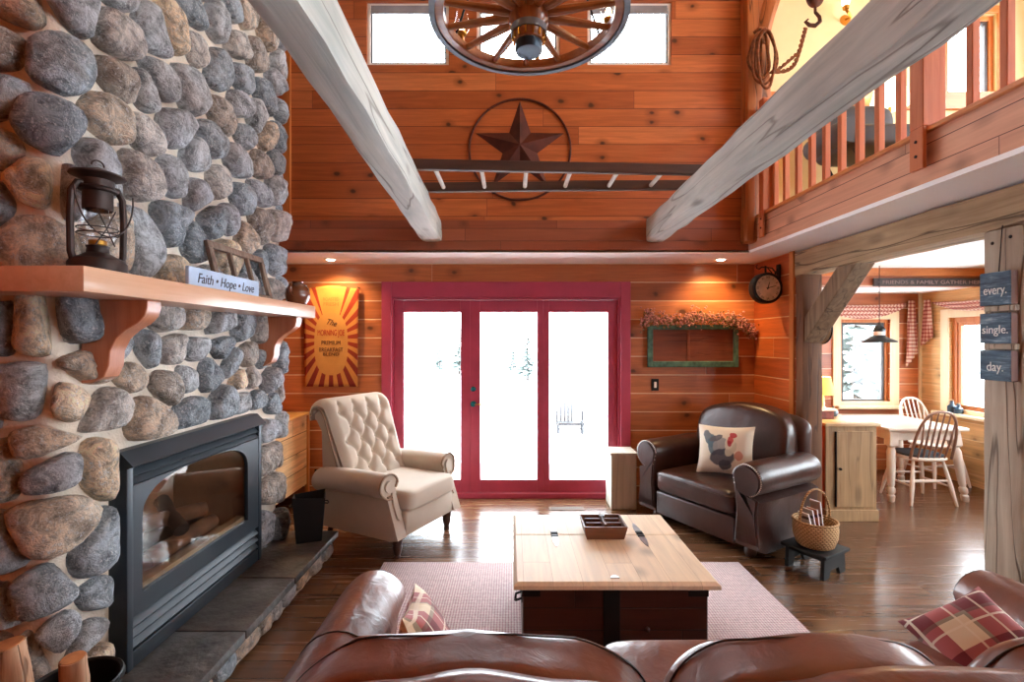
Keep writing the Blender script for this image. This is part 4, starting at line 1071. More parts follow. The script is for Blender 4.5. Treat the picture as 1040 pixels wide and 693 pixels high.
# ================================================================== LEATHER ARMCHAIR
M['leather_dark'] = leather('leather_dark', c8(46,25,20), c8(74,43,34), .3, wr=.5)
M['leather_sofa'] = leather('leather_sofa', c8(98,54,40), c8(134,80,60), .27, wr=.55)
M['piping'] = pmat('piping', c8(40,22,16), .4)
M['nail'] = pmat('nail', c8(214,206,196), .3, .8)
def scroll(cx, r, z, inner, outer, zb, s, waist=.0):
    P = [(cx-inner, zb), (cx-inner+waist, (zb+z)*.5), (cx-inner, z-.04)]
    for k in range(0, 21):
        t = math.radians(165-k*(300/20)); P.append((cx+r*math.cos(t), z+r*math.sin(t)))
    P += [(cx+outer-.01, z-r-.03), (cx+outer-waist, (zb+z)*.45), (cx+outer, zb)]
    return [(s*x, q) for x, q in P]
def rolled_arm(s, cx, r, z, y0, y1, mat, root, inner=.09, outer=.075, zb=.07, drop=0, waist=.02, nails=True, seam=True):
    P = scroll(cx, r, z, inner, outer, zb, s, waist); b = MB(); rings = []
    mx = sum(p[0] for p in P)/len(P); mz = sum(p[1] for p in P)/len(P); n = 14
    for i in range(n+1):
        y = y0+(y1-y0)*i/n; f = i/n; k = .95 if i == 0 else (.93 if i == n else 1)
        ring = []
        for (x, zz) in P:
            bulge = .010*math.sin(f*PI) if zz > z-r*.9 else 0
            v = Vector((mx+(x-mx)*(k+bulge*2), y, mz+(zz-mz)*k-drop*f*f*(1 if zz > z-r else 0)))
            v.z += .006*mnoise.noise(Vector((x*6, y*5, zz*6)))*(1 if 0 < i < n else 0)
            ring.append(v)
        rings.append(ring)
    b.ring_tube(rings); a = b.build('arm', mat, root, 50)
    b = MB(); Q = [(mx+(x-mx)*.86, mz+(zz-mz)*.9) for x, zz in P]
    m = len(Q); r0 = [b.bm.verts.new((x, y0+.01, zz)) for x, zz in Q]; r1 = [b.bm.verts.new((mx+(x-mx)*.92, y0-.022, mz+(zz-mz)*.95)) for x, zz in Q]
    for i in range(m): b.bm.faces.new((r0[i], r0[(i+1)%m], r1[(i+1)%m], r1[i]))
    b.bm.faces.new(r1); b.build('arm_front', mat, root, 60)
    b = MB(); b.tube([(x, y0-.004, zz) for x, zz in Q], .009, 8); b.build('welt', M['piping'] if not nails else mat, root)
    if nails:
        b = MB(); k = 0
        for i in range(2, m-3):
            for f in (0, .5):
                x = Q[i][0]+(Q[i+1][0]-Q[i][0])*f; zz = Q[i][1]+(Q[i+1][1]-Q[i][1])*f
                b.ell((mx+(x-mx)*1.07, y0-.010, mz+(zz-mz)*1.045), .0055, .004, .0055, 8, 6)
        b.build('nailheads', M['nail'], root)['kind'] = 'stuff'
    if seam:
        ys = y0+(y1-y0)*.42; b = MB()
        b.tube([(mx+(x-mx)*1.012, ys, mz+(zz-mz)*1.012) for x, zz in P[3:22]], .004, 6); b.build('seam', M['piping'], a)
    return a
LT = math.radians(-60)
lc = thing('leather_armchair', 'dark brown leather club chair with rolled arms under the green frame', 'armchair', (1.47, 3.94, 0), LT); lc.scale = (1.05, 1.05, 1.03)
for s in (-1, 1): rolled_arm(s, .465, .118, .572, 0, .74, M['leather_dark'], lc, .10, .10, .07, seam=False)
MB().bevbox(-.37, .37, .03, .76, .07, .30, .03, 3).build('base', M['leather_dark'], lc)
MB().bevbox(-.366, .366, -.005, .05, .075, .27, .015, 3).build('front_rail', M['leather_dark'], lc)
b = MB(); b.superell((0, .29, .365), .73, .64, .19, .33, .2, nz=.008, nsc=5, seed=2); sc_ = b.build('seat_cushion', M['leather_dark'], lc, 70)
MB().tube([(.365*math.copysign(abs(math.cos(t))**.2, math.cos(t)), .29+.32*math.copysign(abs(math.sin(t))**.2, math.sin(t)), .418) for t in [2*PI*i/60 for i in range(60)]], .006, 6, True).build('piping', M['leather_dark'], sc_)
# back: frame with arched top, fat cushion in front
def arched(w, z0, z1, rise, y0, y1, lean, n=20, r=.03, seed=0):
    b = MB(); rings = []
    out = [(-w/2, z0), (w/2, z0)] + [(w/2*math.copysign(abs(math.cos(t))**.45, math.cos(t)), z1-rise+rise*math.sin(t)**.7) for t in [PI*k/n for k in range(n+1)]]
    cx = 0; cz = (z0+z1)/2
    for y, k in ((y0, .90), (y0+.02, .96), (y0+.05, .995), ((y0+y1)/2, 1.0), (y1-.04, .99), (y1, .93)):
        rings.append([Vector((x*k, y+lean*((cz+(z-cz)*k)-z0), cz+(z-cz)*k)) for x, z in out])
    return b.ring_tube(rings)
arched(.96, .30, .965, .14, .67, .80, .06).build('back_frame', M['leather_dark'], lc, 60)
b = MB(); b.superell((0, .62, .71), .84, .24, .52, .5, .3, M=Matrix.Identity(4), nz=.012, nsc=4, seed=4)
for v in b.bm.verts: v.co.y += .16*(v.co.z-.5); v.co.z += .05*math.cos(v.co.x/.4*PI/2)*(1 if v.co.z > .8 else 0)
bc = b.build('back_cushion', M['leather_dark'], lc, 70)
for x, y in ((-.43,.09),(.43,.09),(-.42,.68),(.42,.68)):
    MB().lathe([(0,0),(.03,0),(.042,.02),(.044,.045),(.035,.065),(.03,.075),(0,.075)], Matrix.Translation((x, y, 0)), 16).build('foot', M['leg_dark'], lc)
# rooster cushion
grey = c8(70,68,76)
M['rooster'] = blobs('rooster', c8(228,214,192), [
    (-.115,.075,.035,.085,.5,c8(92,104,112)), (-.085,.03,.04,.09,.15,c8(86,112,124)), (-.135,.11,.03,.04,.8,c8(120,124,126)),
    (-.02,.02,.06,.075,-.3,c8(150,150,146)), (-.005,-.07,.10,.07,.15,c8(62,58,70)), (.015,-.13,.05,.04,.3,c8(60,54,60)), (.06,.0,.035,.07,-.5,c8(206,196,170)), (-.06,.085,.06,.025,.4,c8(96,92,96)),
    (.055,.06,.035,.07,-.4,c8(222,212,188)), (.055,.075,.022,.032,0,c8(196,64,68)), (.075,.115,.032,.022,-.3,c8(184,40,56)), (.05,.045,.014,.025,0,c8(176,40,50)), (.12,-.05,.03,.04,0,c8(196,130,110))], ('x','y'), .85, .012)
Mx = frame_of(lc.matrix_basis @ Vector((-.03, .40, .655)), (1, 0, 0), (0, .3, 1))
rc = thing('rooster_cushion', 'cream cushion printed with a dark rooster on the leather armchair', 'cushion', (0, 0, 0))
rz = math.radians(-30)
d = Vector((math.cos(LT), math.sin(LT), 0)); bk = Vector((-math.sin(LT), math.cos(LT), 0))
CM = frame_of(Matrix.Rotation(LT, 4, 'Z') @ Vector((.05, .352, .68)) + Vector(lc.location), Matrix.Rotation(LT+math.radians(22), 4, 'Z') @ Vector((1, 0, .05)), Matrix.Rotation(LT+math.radians(22), 4, 'Z') @ Vector((-.05, .34, 1)))
rc.matrix_basis = CM
MB().throw(.46, .42, .15).build('cover', M['rooster'], rc, 60)
# ================================================================== SOFA
sx = .705
so = thing('leather_sofa', 'long brown leather three-seat sofa facing the glass doors', 'sofa', (sx, .93, 0))
# local: y 0 is the sofa's rear face, the seat looks away from the camera; arms run along y
for s in (-1, 1): rolled_arm(s, 1.275, .135, .51, -1.10, -.03, M['leather_sofa'], so, .10, .09, .06, nails=False)
for ch in list(so.children):       # turn the arms so that their scrolls face the doors
    for v in ch.data.vertices: v.co.y = -v.co.y
    for g_ in ch.children:
        for v in g_.data.vertices: v.co.y = -v.co.y
    ch.data.flip_normals(); [g_.data.flip_normals() for g_ in ch.children]
MB().bevbox(-1.19, 1.19, .02, .86, .07, .31, .02, 2).build('base', M['leather_sofa'], so)
MB().bevbox(-1.185, 1.185, .84, .90, .075, .28, .015, 2).build('front_rail', M['leather_sofa'], so)
def topz(x):
    X = x+sx
    k = [(-.75,.80),(-.58,.86),(-.45,.89),(-.25,.910),(-.084,.934),(.12,.910),(.30,.892),(.45,.892),(.60,.908),(.70,.930),(.80,.939),(.95,.937),(1.05,.932),(1.18,.905),(1.28,.905),(1.45,.934),(1.62,.912),(1.80,.89),(1.98,.86),(2.2,.80)]
    for (a, za), (c, zc) in zip(k, k[1:]):
        if a <= X <= c:
            f = (X-a)/(c-a); f = f*f*(3-2*f); return za+(zc-za)*f
    return .80
b = MB(); rings = []
N = 70
for i in range(N+1):
    x = -1.28+2.56*i/N; z = topz(x)
    sec = [(.0, .08), (-.005, .5), (-.012, z-.07), (-.006, z-.03), (.014, z-.008), (.05, z), (.085, z-.01), (.108, z-.04), (.12, z-.1), (.22, .45), (.22, .08)]
    rings.append([Vector((x, y, zz-.012)) for y, zz in sec])
b.ring_tube(rings); bf = b.build('back_frame', M['leather_sofa'], so, 50)
def bcush(x0, x1, seed, zt, ear=0, sg=0):
    """fat loose back cushion; its rear seam is piped"""
    b = MB(); w = x1-x0; cx = (x0+x1)/2
    b.superell((0, 0, 0), w, .21, .52, .42, .26, 56, 24, nz=.012, nsc=4.5, seed=seed)
    def dfm(p):
        x, y, z = p; t = max(0, z/.26); e = abs(x/(w/2))
        z += .02*math.cos(min(1, e)*PI/2)*t - .055*max(0, e-.55)**1.5*t*2.2
        if ear and x*sg > 0 and e > .6: z -= .045*t*(e-.6)/.4
        y += .012*mnoise.noise(Vector((x*9+seed, z*5, seed)))*t
        return Vector((cx-sx+x, .215+y-.30*z*.35-.02, zt-.275+z))
    for v in b.bm.verts: v.co = dfm(v.co)
    c = b.build('back_cushion', M['leather_sofa'], so, 75)
    pts = []
    for i in range(50):
        t = PI*(-.12+1.24*i/49); X = w/2*math.copysign(abs(math.cos(t))**.42, math.cos(t)); Z = .26*math.copysign(abs(math.sin(t))**.42, math.sin(t))
        pts.append(dfm(Vector((X*1.0, .048, Z*.998)))+Vector((0, -.002, .002)))
    MB().tube(pts, .0028, 6).build('piping', M['piping'], c)
bcush(-.55, .335, 1, .898, 1, -1); bcush(.362, 1.048, 2, .895); bcush(1.075, 1.925, 3, .898, 1, 1)
for k in range(3):
    b = MB(); x = -1.165+.777*k
    b.superell((x+.388, .60, .40), .77, .60, .19, .35, .2, nz=.008, nsc=5, seed=6+k); b.build('seat_cushion', M['leather_sofa'], so, 70)
for x in (-1.2, 1.2):
    for y in (.05, .84): MB().lathe([(0,0),(.03,0),(.04,.02),(.04,.05),(.03,.068),(0,.068)], Matrix.Translation((x, y, 0)), 14).build('foot', M['leg_dark'], so)
M['plaid'] = plaid('plaid', ('x', 'y'), 1.3)
def throw_at(name, label, cat, c, xd, up, w, h, d, mat):
    t = thing(name, label, cat); t.matrix_basis = frame_of(Vector(c), xd, up); MB().throw(w, h, d).build('cover', mat, t, 60); return t
throw_at('plaid_cushion', 'red and cream plaid cushion leaning on the sofa arm nearest the fireplace', 'cushion', (-.25, 1.56, .56), (.12, -.95, .25), (-.42, .20, .88), .46, .42, .16, M['plaid'])
nn = Vector((-.45, -.35, .82)).normalized(); e1 = (Vector((0,1,0))-nn*nn.y).normalized(); e2 = nn.cross(e1)
xd_ = (e1*.08+e2*.99).normalized()
throw_at('plaid_cushion', 'red and cream plaid cushion set cornerwise on the sofa end below the painted post', 'cushion', (1.65, 1.70, .535), xd_, nn.cross(xd_), .325, .325, .13, M['plaid'])
# ================================================================== RUG AND COFFEE TABLE
def rugmat():
    t = NT('rug'); o, x, y, z = t.xyz()
    fx = t.math('FRACT', t.math('MULTIPLY', x, 62)); fy = t.math('FRACT', t.math('MULTIPLY', y, 62))
    gx = t.math('GREATER_THAN', fx, .55); gy = t.math('GREATER_THAN', fy, .55)
    s = t.math('DIVIDE', t.math('ADD', gx, gy), 2)
    c = t.ramp(s, [(0, c8(222,210,206)), (.4, c8(202,174,174)), (.9, c8(166,116,124))], 'CONSTANT')
    n = t.noise(o, 60, 3)
    c = t.mix(.5, c, t.ramp(n, [(.3, (.6,.6,.6,1)), (.7, (1.2,1.2,1.2,1))]), 'MULTIPLY')
    return t.bsdf(c, .95, 0, t.bump(t.math('ADD', s, n), .5, .004), sheen=.2)
M['rug'] = rugmat()
b = MB(); b.bevbox(-.92, 1.63, 2.06, 3.47, .0005, .011, .004, 2)
tag(b.build('area_rug', M['rug']), 'pink and cream checked woven rug under the coffee table', 'rug')
M['blond'] = planks('blond', 'y', 'x', .14, [c8(216,194,164), c8(226,206,178), c8(220,200,170)], c8(150,104,62), .0012, 4, .5, .15, .02, .0, .3, w='z', gmix=.5)
M['blond_edge'] = wood('blond_edge', 'x', c8(186,128,72), c8(212,158,98), .35, 1.2)
M['trunk'] = planks('trunk', 'x', 'z', .105, [c8(56,26,16), c8(76,38,24), c8(64,30,20)], c8(22,10,6), .003, 1.4, .36, .4, 0, .3, .5)
TX, TY = .495, 2.725
ct = thing('coffee_table', 'trunk coffee table with blond hinged lid and dark plank base on the rug', 'coffee table', (TX, TY, .0115), 0)
b = MB(); b.bevbox(-.445, .44, -.425, .43, .03, .412, .006, 1); b.build('base', M['trunk'], ct)
def lid(y0, y1):
    b = MB(); b.prism([(y0, .416), (y1, .416), (y1, .436), (y1-(.018 if y1 > .3 else .002), .449), (y0+(.018 if y0 < -.3 else .002), .449), (y0, .436)], 'x', -.488, .49)
    for v in b.bm.verts:
        if v.co.z > .445: v.co.x *= .965
    return b
lid(-.458, .112).build('lid', M['blond'], ct, 30, .002); lid(.118, .455).build('lid', M['blond'], ct, 30, .002)
HY = .115
for px, lean in ((563, .14), (650, -.02)):
    x = (px-CX)/F*2.84-TX; hn = MB()
    for s in (-1, 1): hn.bevbox(x-.02, x+.02, HY+s*.024-.014, HY+s*.024+.014, .449, .456, .002, 1)
    hn.cyl((x-.02, HY, .452), (x+.02, HY, .452), .005, seg=8)
    h = hn.build('hinge', M['black_iron'], ct)
    for s in (-1, 1):
        b = MB(); b.prism([(x-.016, HY+s*.038), (x+.016, HY+s*.038), (x+.018, HY+s*.075), (x+.012, HY+s*.13), (x+.003, HY+s*.165), (x-.003, HY+s*.165), (x-.012, HY+s*.13), (x-.018, HY+s*.075)], 'z', .4492, .4525)
        b.build('hinge_leaf', M['steel'], h)
b = MB(); b.prism([(-.022, -.30), (.022, -.30), (.016, -.285), (0, -.27), (-.016, -.285)], 'z', .4492, .453, Matrix.Translation((.0, -.11, 0))); b.build('latch', M['steel'], ct)
for x0, x1 in ((-.447, -.36), (.345, .442), (-.06, .02)):
    b = MB(); z0, z1 = (.37, .40) if abs((x0+x1)/2) > .2 else (.03, .41)
    b.bevbox(x0, x1, -.429, -.4255, z0, z1, .001, 1); b.build('corner_strap' if z0 > .1 else 'centre_strap', M['black_iron'], ct)
b = MB(); b.tube([(-.446,-.40,.35),(-.475,-.40,.34),(-.48,-.37,.325),(-.475,-.34,.34),(-.446,-.34,.35)], .006, 8); b.bevbox(-.45,-.4455,-.41,-.33,.33,.37,.002,1); b.build('side_handle', M['black_iron'], ct)
MB().ell((.15, -.43, .215), .012, .012, .012, 12, 8).build('knob', M['trunk'], ct)
for x in (-.4, .4):
    for y in (-.38, .38): MB().lathe([(0,0),(.03,0),(.04,.012),(.036,.03),(0,.03)], Matrix.Translation((x, y, 0)), 16).build('foot', M['trunk'], ct)
# tray of six compartments
M['tray_wood'] = wood('tray_wood', 'x', c8(84,48,30), c8(128,80,52), .5, 1.2)
ty = at(612, 545, 1); tyy = 2.86
tr = thing('divided_tray', 'dark wooden tray with divided compartments on the coffee table', 'tray', ((612-CX)/F*tyy, tyy, .461), 0)
b = MB(); hw, hd, hh = .125, .105, .075
def slab4(p): b.faces(p, [(0,1,2,3),(4,5,6,7),(0,1,5,4),(1,2,6,5),(2,3,7,6),(3,0,4,7)])
t_ = .009
b.box(-hw+.02, hw-.02, -hd+.015, hd-.015, 0, .008)
for s in (-1, 1):
    y0, y1 = s*(hd-.012), s*(hd-.012-t_); Y0_, Y1_ = s*hd, s*(hd-t_)
    slab4([(-hw+.018,y0,0),(hw-.018,y0,0),(hw-.018,y1,0),(-hw+.018,y1,0),(-hw,Y0_,hh),(hw,Y0_,hh),(hw,Y1_,hh),(-hw,Y1_,hh)])
    x0, x1 = s*(hw-.018), s*(hw-.018-t_); X0, X1 = s*hw, s*(hw-t_)
    slab4([(x0,-hd+.012,0),(x0,hd-.012,0),(x1,hd-.012,0),(x1,-hd+.012,0),(X0,-hd,hh-.001),(X0,hd,hh-.001),(X1,hd,hh-.001),(X1,-hd,hh-.001)])
b.build('box', M['tray_wood'], tr, 0)
b = MB(); b.box(-.006, .006, -hd+.012, hd-.012, .008, hh+.012); b.build('divider', M['tray_wood'], tr, 0)
for y in (-.033, .033):
    for s in (-1, 1): MB().box(s*.056-.046, s*.056+.046, y-.004, y+.004, .008, hh).build('divider', M['tray_wood'], tr, 0)
b = MB(); b.tube([(-.006, 0, hh), (-.006, 0, hh+.03), (.006, 0, hh+.03), (.006, 0, hh)], .004, 6); b.build('grip', M['steel'], tr)
# floor vent
fv = thing('floor_vent', 'flat metal floor vent in front of the glass doors', 'vent', (.52, 4.60, .0005))
MB().bevbox(-.165, .165, -.045, .045, 0, .005, .002, 1).build('plate', pmat('vent', c8(96,70,52), .5, .4), fv)
b = MB()
for i in range(16): b.box(-.145+.019*i, -.145+.019*i+.01, -.03, .03, .0052, .0058)
b.build('slots', M['black_iron'], fv, 0)
# ================================================================== END BOX, STOOL, BASKET
M['pale_box'] = wood('pale_box', 'z', c8(184,182,168), c8(214,212,200), .7, .8, .2, crack=.3)
eb = thing('end_table', 'pale weathered wooden box table between the glass doors and the leather armchair', 'end table', (1.07, 4.70, 0))
MB().bevbox(-.13, .11, -.13, .13, .0, .515, .006, 1).build('box', M['pale_box'], eb)
MB().bevbox(-.14, .12, -.14, .14, .515, .54, .004, 1).build('top', M['pale_box'], eb)
M['stool_black'] = pmat('stool_black', c8(20,23,23), .6)
sl = thing('footstool', 'small black wooden footstool beside the leather armchair', 'stool', (2.13, 3.395, 0), math.radians(30))
MB().bevbox(-.155, .155, -.155, .155, .145, .168, .006, 2).build('seat', M['stool_black'], sl)
for s in (-1, 1):
    b = MB(); b.prism([(-.14,0),(-.07,0),(-.05,.05),(.05,.05),(.07,0),(.14,0),(.13,.145),(-.13,.145)], 'y', s*.12-.012, s*.12+.012); b.build('leg_panel', M['stool_black'], sl, 0, .003)
MB().bevbox(-.012, .012, -.108, .108, .07, .145, .003, 1).build('stretcher', M['stool_black'], sl)
def wicker():
    t = NT('wicker'); o, x, y, z = t.xyz()
    a = t.math('MULTIPLY', t.math('ARCTAN2', y, x), 34/(2*PI)); v = t.math('MULTIPLY', z, 75)
    par = t.math('MULTIPLY', t.math('FLOOR', v), .5)
    w = t.math('ABSOLUTE', t.math('SINE', t.math('MULTIPLY', t.math('ADD', a, par), PI)))
    r = t.math('ABSOLUTE', t.math('SINE', t.math('MULTIPLY', v, PI)))
    h = t.math('MULTIPLY', w, r)
    c = t.ramp(h, [(0, c8(156,108,62)), (.35, c8(216,174,118)), (1, c8(238,202,150))])
    return t.bsdf(c, .6, 0, t.bump(h, .8, .01))
M['wicker'] = wicker()
bk_ = thing('wicker_basket', 'honey wicker basket with hoop handle standing on the black footstool', 'basket', (2.13, 3.39, .1685), .3)
MB().lathe([(0,0),(.105,0),(.118,.01),(.138,.07),(.142,.13),(.135,.165),(.130,.175),(.122,.165),(.128,.13),(.122,.07),(.1,.016),(0,.012)], seg=40).build('body', M['wicker'], bk_)
MB().tube([(.136*math.cos(t), .136*math.sin(t), .172) for t in [2*PI*i/40 for i in range(40)]], .009, 8, True).build('rim', M['wicker'], bk_)
MB().tube([(.137*math.cos(t), 0, .15+.24*math.sin(t)**.85) for t in [PI*i/24 for i in range(25)]], .009, 8, flat=.6).build('handle', M['wicker'], bk_)
def covermat(nm, a, bcol): return blobs(nm, a, [(.02,.10,.05,.05,.3,bcol), (-.03,.03,.04,.03,0,c8(90,80,84)), (.03,.2,.06,.012,0,c8(60,50,54))], ('x','z'), .35, .02, .02)
mags = [(-.055, -.015, 28, 14, .205, c8(206,196,184), c8(120,100,90), 'cream magazine tipped farthest left in the wicker basket'), (-.025, .0, 40, 10, .235, c8(176,160,150), c8(90,70,70), 'grey magazine second from the left in the wicker basket'),
        (.01, -.01, 35, 4, .235, c8(196,120,96), c8(150,60,50), 'reddish magazine third from the left in the wicker basket'), (.03, .025, 30, -8, .29, c8(190,170,156), c8(80,66,60), 'tallest magazine, farthest right in the wicker basket')]
for i, (x, y, yaw, lean, h, ca, cb, lab) in enumerate(mags):
    kk = (-.045, -.014, .016, .045)[i]; h = (.235, .255, .25, .30)[i]
    m = thing('magazine', lab, 'magazine', (2.13+.94*kk, 3.39+.34*kk, .183), 0, 'magazines in the wicker basket')
    m.rotation_euler = (math.radians((17, 14, 11, 9)[i]), 0, math.radians(-70))
    MB().bevbox(-.040, .040, -.006, .006, 0.008, h, .003, 1).build('cover', covermat('cover_%d' % i, ca, cb), m)
    MB().box(-.038, .0415, -.004, .004, 0.011, h+.0012).build('pages', M['white'], m, 0)
# ================================================================== DINING AREA
M['oldpine'] = wood('oldpine', 'z', c8(146,112,76), c8(196,162,118), .6, .8, .5, crack=.35, dark=c8(66,44,28))
M['oldpine_top'] = wood('oldpine_top', 'x', c8(196,164,120), c8(222,194,150), .4, .8)
M['red_lit_side'] = wood('red_lit_side', 'z', c8(160,66,30), c8(190,88,44), .5, 1)  # red light on the cabinet's left side, put into the colour
cb = thing('pantry_cabinet', 'narrow old pine cabinet with a boarded door beside the dining table', 'cabinet', (3.0, 4.52, 0))
MB().bevbox(-.215, .24, -.235, .25, 0, .845, .004, 1).build('body', M['oldpine'], cb)
MB().bevbox(-.222, .25, -.25, .26, 0, .10, .004, 1).build('plinth', M['oldpine'], cb)
MB().bevbox(-.235, .258, -.265, .265, .845, .872, .005, 2).build('top', M['oldpine_top'], cb)
MB().box(-.219, -.2155, -.225, .24, .11, .84).build('red_lit_panel', M['red_lit_side'], cb, 0)  # thin sheet coloured as the red-lit side of the pine body
d_ = MB().bevbox(-.125, .205, -.25, -.2355, .125, .80, .004, 1).build('door', M['oldpine'], cb)
MB().ell((-.105, -.268, .47), .013, .018, .013, 12, 8).build('knob', M['black_iron'], d_)
MB().bevbox(-.134, -.127, -.253, -.236, .13, .795, .001, 1).build('hinge_strip', M['black_iron'], d_)
# lamp standing on a box
bx_ = thing('keepsake_box', 'reddish wooden box under the lamp on the pine cabinet', 'box', (2.93, 4.55, .8725))
MB().bevbox(-.075, .075, -.05, .05, 0, .075, .004, 1).build('body', pmat('reddish', c8(120,56,42), .5, var=.3, vs=24), bx_); MB().bevbox(-.085, .105, -.06, .06, .075, .09, .003, 1).build('lid', M['white_trim'], bx_)
def shademat():
    t = NT('lamp_shade'); p = t.n('BsdfPrincipled', {'Base Color': c8(226,206,120), 'Roughness': .8, 'Emission Color': c8(232,214,104), 'Emission Strength': .75})
    t.put(t.out.inputs[0], p.outputs[0]); return t.m
M['lamp_shade'] = shademat()
lm = thing('table_lamp', 'small lit table lamp with a yellow-green shade on the wooden box', 'lamp', (2.935, 4.55, .963))
MB().lathe([(0,0),(.035,0),(.04,.006),(.02,.014),(.012,.03),(.016,.05),(.01,.07),(.008,.15),(0,.15)], seg=18).build('base', M['white_trim'], lm)
MB().lathe([(.095,.135),(.062,.30)], seg=28, cap=False).build('shade', M['lamp_shade'], lm)
MB().ell((0,0,.2), .02, .02, .03).build('bulb', M['bulb'], lm)
L = bpy.data.lights.new('lamp_light', 'POINT'); L.energy = 9; L.color = (1, .62, .28); L.shadow_soft_size = .03
lo = bpy.data.objects.new('lamp_light', L); COL.objects.link(lo); lo.location = (2.935, 4.55, 1.29)
M['blue_glaze'] = pmat('blue_glaze', c8(58,84,104), .25, coat=.4)
tp = thing('blue_jar', 'small blue jar on the pine cabinet top below the dining window', 'jar', (3.10, 4.66, .8725))
MB().lathe([(0,0),(.03,0),(.045,.03),(.04,.06),(.025,.07),(0,.07)], seg=20).build('body', M['blue_glaze'], tp); MB().lathe([(0,.07),(.026,.071),(.018,.08),(.006,.084),(.008,.094),(0,.096)], seg=16).build('lid', M['blue_glaze'], tp)
for i, (yy, hh, lab) in enumerate(((5.52, .13, 'tall dark blue bottle on the sill of the right dining window'), (5.44, .10, 'squat dark blue bottle on the sill next to the tall one'))):
    t = thing('blue_bottle', lab, 'bottle', (5.035, yy, .7805), 0, 'blue bottles on the sill')
    MB().lathe([(0,0),(.04,0),(.044,.01),(.044,hh*.55),(.02,hh*.75),(.016,hh),(.022,hh+.006),(0,hh+.006)], seg=20).build('glass_body', M['blue_glaze'], t)
    MB().lathe([(0,hh+.006),(.014,hh+.006),(.014,hh+.02),(0,hh+.02)], seg=12).build('stopper', M['oldpine'], t)
# dining table
M['white_paint'] = pmat('white_paint', c8(236,222,206), .4, var=.03)
M['table_top'] = wood('table_top', 'x', c8(226,210,192), c8(240,228,212), .3, .8, coat=.2)
dt = thing('dining_table', 'white painted farmhouse dining table in the window bay', 'dining table', (4.09, 5.15, 0))
MB().bevbox(-.40, .39, -.43, .44, .715, .745, .008, 2).build('tabletop', M['table_top'], dt)
MB().box(-.33, .32, -.36, .37, .615, .715).build('apron', M['white_paint'], dt, 0, .004)
legp = [(0,0),(.026,0),(.03,.01),(.034,.06),(.024,.075),(.034,.09),(.036,.13),(.024,.15),(.03,.17),(.036,.30),(.040,.50),(.028,.54),(.038,.56)]
for x, y, lx in ((-.31,-.34,0), (.30,-.34,.13), (-.31,.35,0), (.30,.35,.05)):
    b = MB(); b.lathe(legp, None, 18); b.bevbox(-.042,.042,-.042,.042,.56,.7145,.003,1)
    for v in b.bm.verts: v.co.x += x+lx*(1-v.co.z/.72); v.co.y += y
    b.build('leg', M['white_paint'], dt)
# windsor chairs
M['hoop_brown'] = wood('hoop_brown', 'z', c8(120,84,66), c8(164,126,104), .4, 1.3)
M['pad'] = pmat('pad', c8(84,90,96), .9, var=.08, bst=.3)
def windsor(label, loc, rz, hoopmat, pad):
    t = thing('windsor_chair', label, 'chair', loc, rz, None)
    b = MB(); n = 36; rings = []
    for s, z in ((.9,.425),(1,.44),(1,.452),(.92,.462),(.6,.452),(.25,.448)):
        rings.append([Vector((.215*s*math.copysign(abs(math.cos(a))**.75, math.cos(a)), .205*s*math.copysign(abs(math.sin(a))**.75, math.sin(a)), z)) for a in [2*PI*i/n for i in range(n)]])
    b.ring_tube(rings); b.build('seat', M['white_paint'], t)
    if pad: MB().superell((0, .0, .473), .37, .35, .042, .6, .55).build('seat_pad', M['pad'], t)
    hoop = []
    for i in range(29):
        a = PI*i/28; zz = .45+.475*math.sin(a)**.7; hoop.append(Vector((.195*math.copysign(abs(math.cos(a))**.75, math.cos(a)), .165+.13*(zz-.45)/.47, zz)))
    MB().tube(hoop, .0125, 10).build('hoop', hoopmat, t)
    for k in range(6):
        x = -.125+.05*k; xt = x*1.15; zt = .45+.475*(1-abs(xt/.195)**2.6)**.42
        MB().tube([(x, .165, .45), (x*1.07, .165+.065, (.45+zt)/2), (xt, .165+.13*(zt-.45)/.47, zt)], [.008,.0095,.006], 8).build('spindle', hoopmat, t)
    ft = {}
    for sx_, sy in ((-1,-1),(1,-1),(-1,1),(1,1)):
        a = Vector((sx_*.14, sy*.13, .43)); c = Vector((sx_*.215, sy*.205, 0)); ft[sx_,sy] = (a, c)
        MB().tube([c, c.lerp(a,.1), c.lerp(a,.4), c.lerp(a,.55), c.lerp(a,.8), a], [.011,.013,.02,.019,.016,.012], 10).build('leg', M['white_paint'], t)
    pt_ = lambda k, f: ft[k][1].lerp(ft[k][0], f)
    for sx_ in (-1, 1):
        MB().tube([pt_((sx_,-1),.42), (pt_((sx_,-1),.42)+pt_((sx_,1),.42))/2, pt_((sx_,1),.42)], [.009,.013,.009], 8).build('stretcher', M['white_paint'], t)
    MB().tube([(pt_((-1,-1),.42)+pt_((-1,1),.42))/2, (pt_((1,-1),.42)+pt_((1,1),.42))/2], .011, 8).build('stretcher', M['white_paint'], t)
    for sy in (-1, 1): MB().tube([pt_((-1,sy),.55), pt_((1,sy),.55)], .009, 8).build('stretcher', M['white_paint'], t)
    return t
windsor('spindle chair with brown hoop back and grey pad at the dining table', (4.09, 4.87, 0), math.radians(178), M['hoop_brown'], True)
windsor('all-white hoop-back spindle chair on the far side of the dining table', (4.76, 5.44, 0), math.radians(6), M['white_paint'], False)
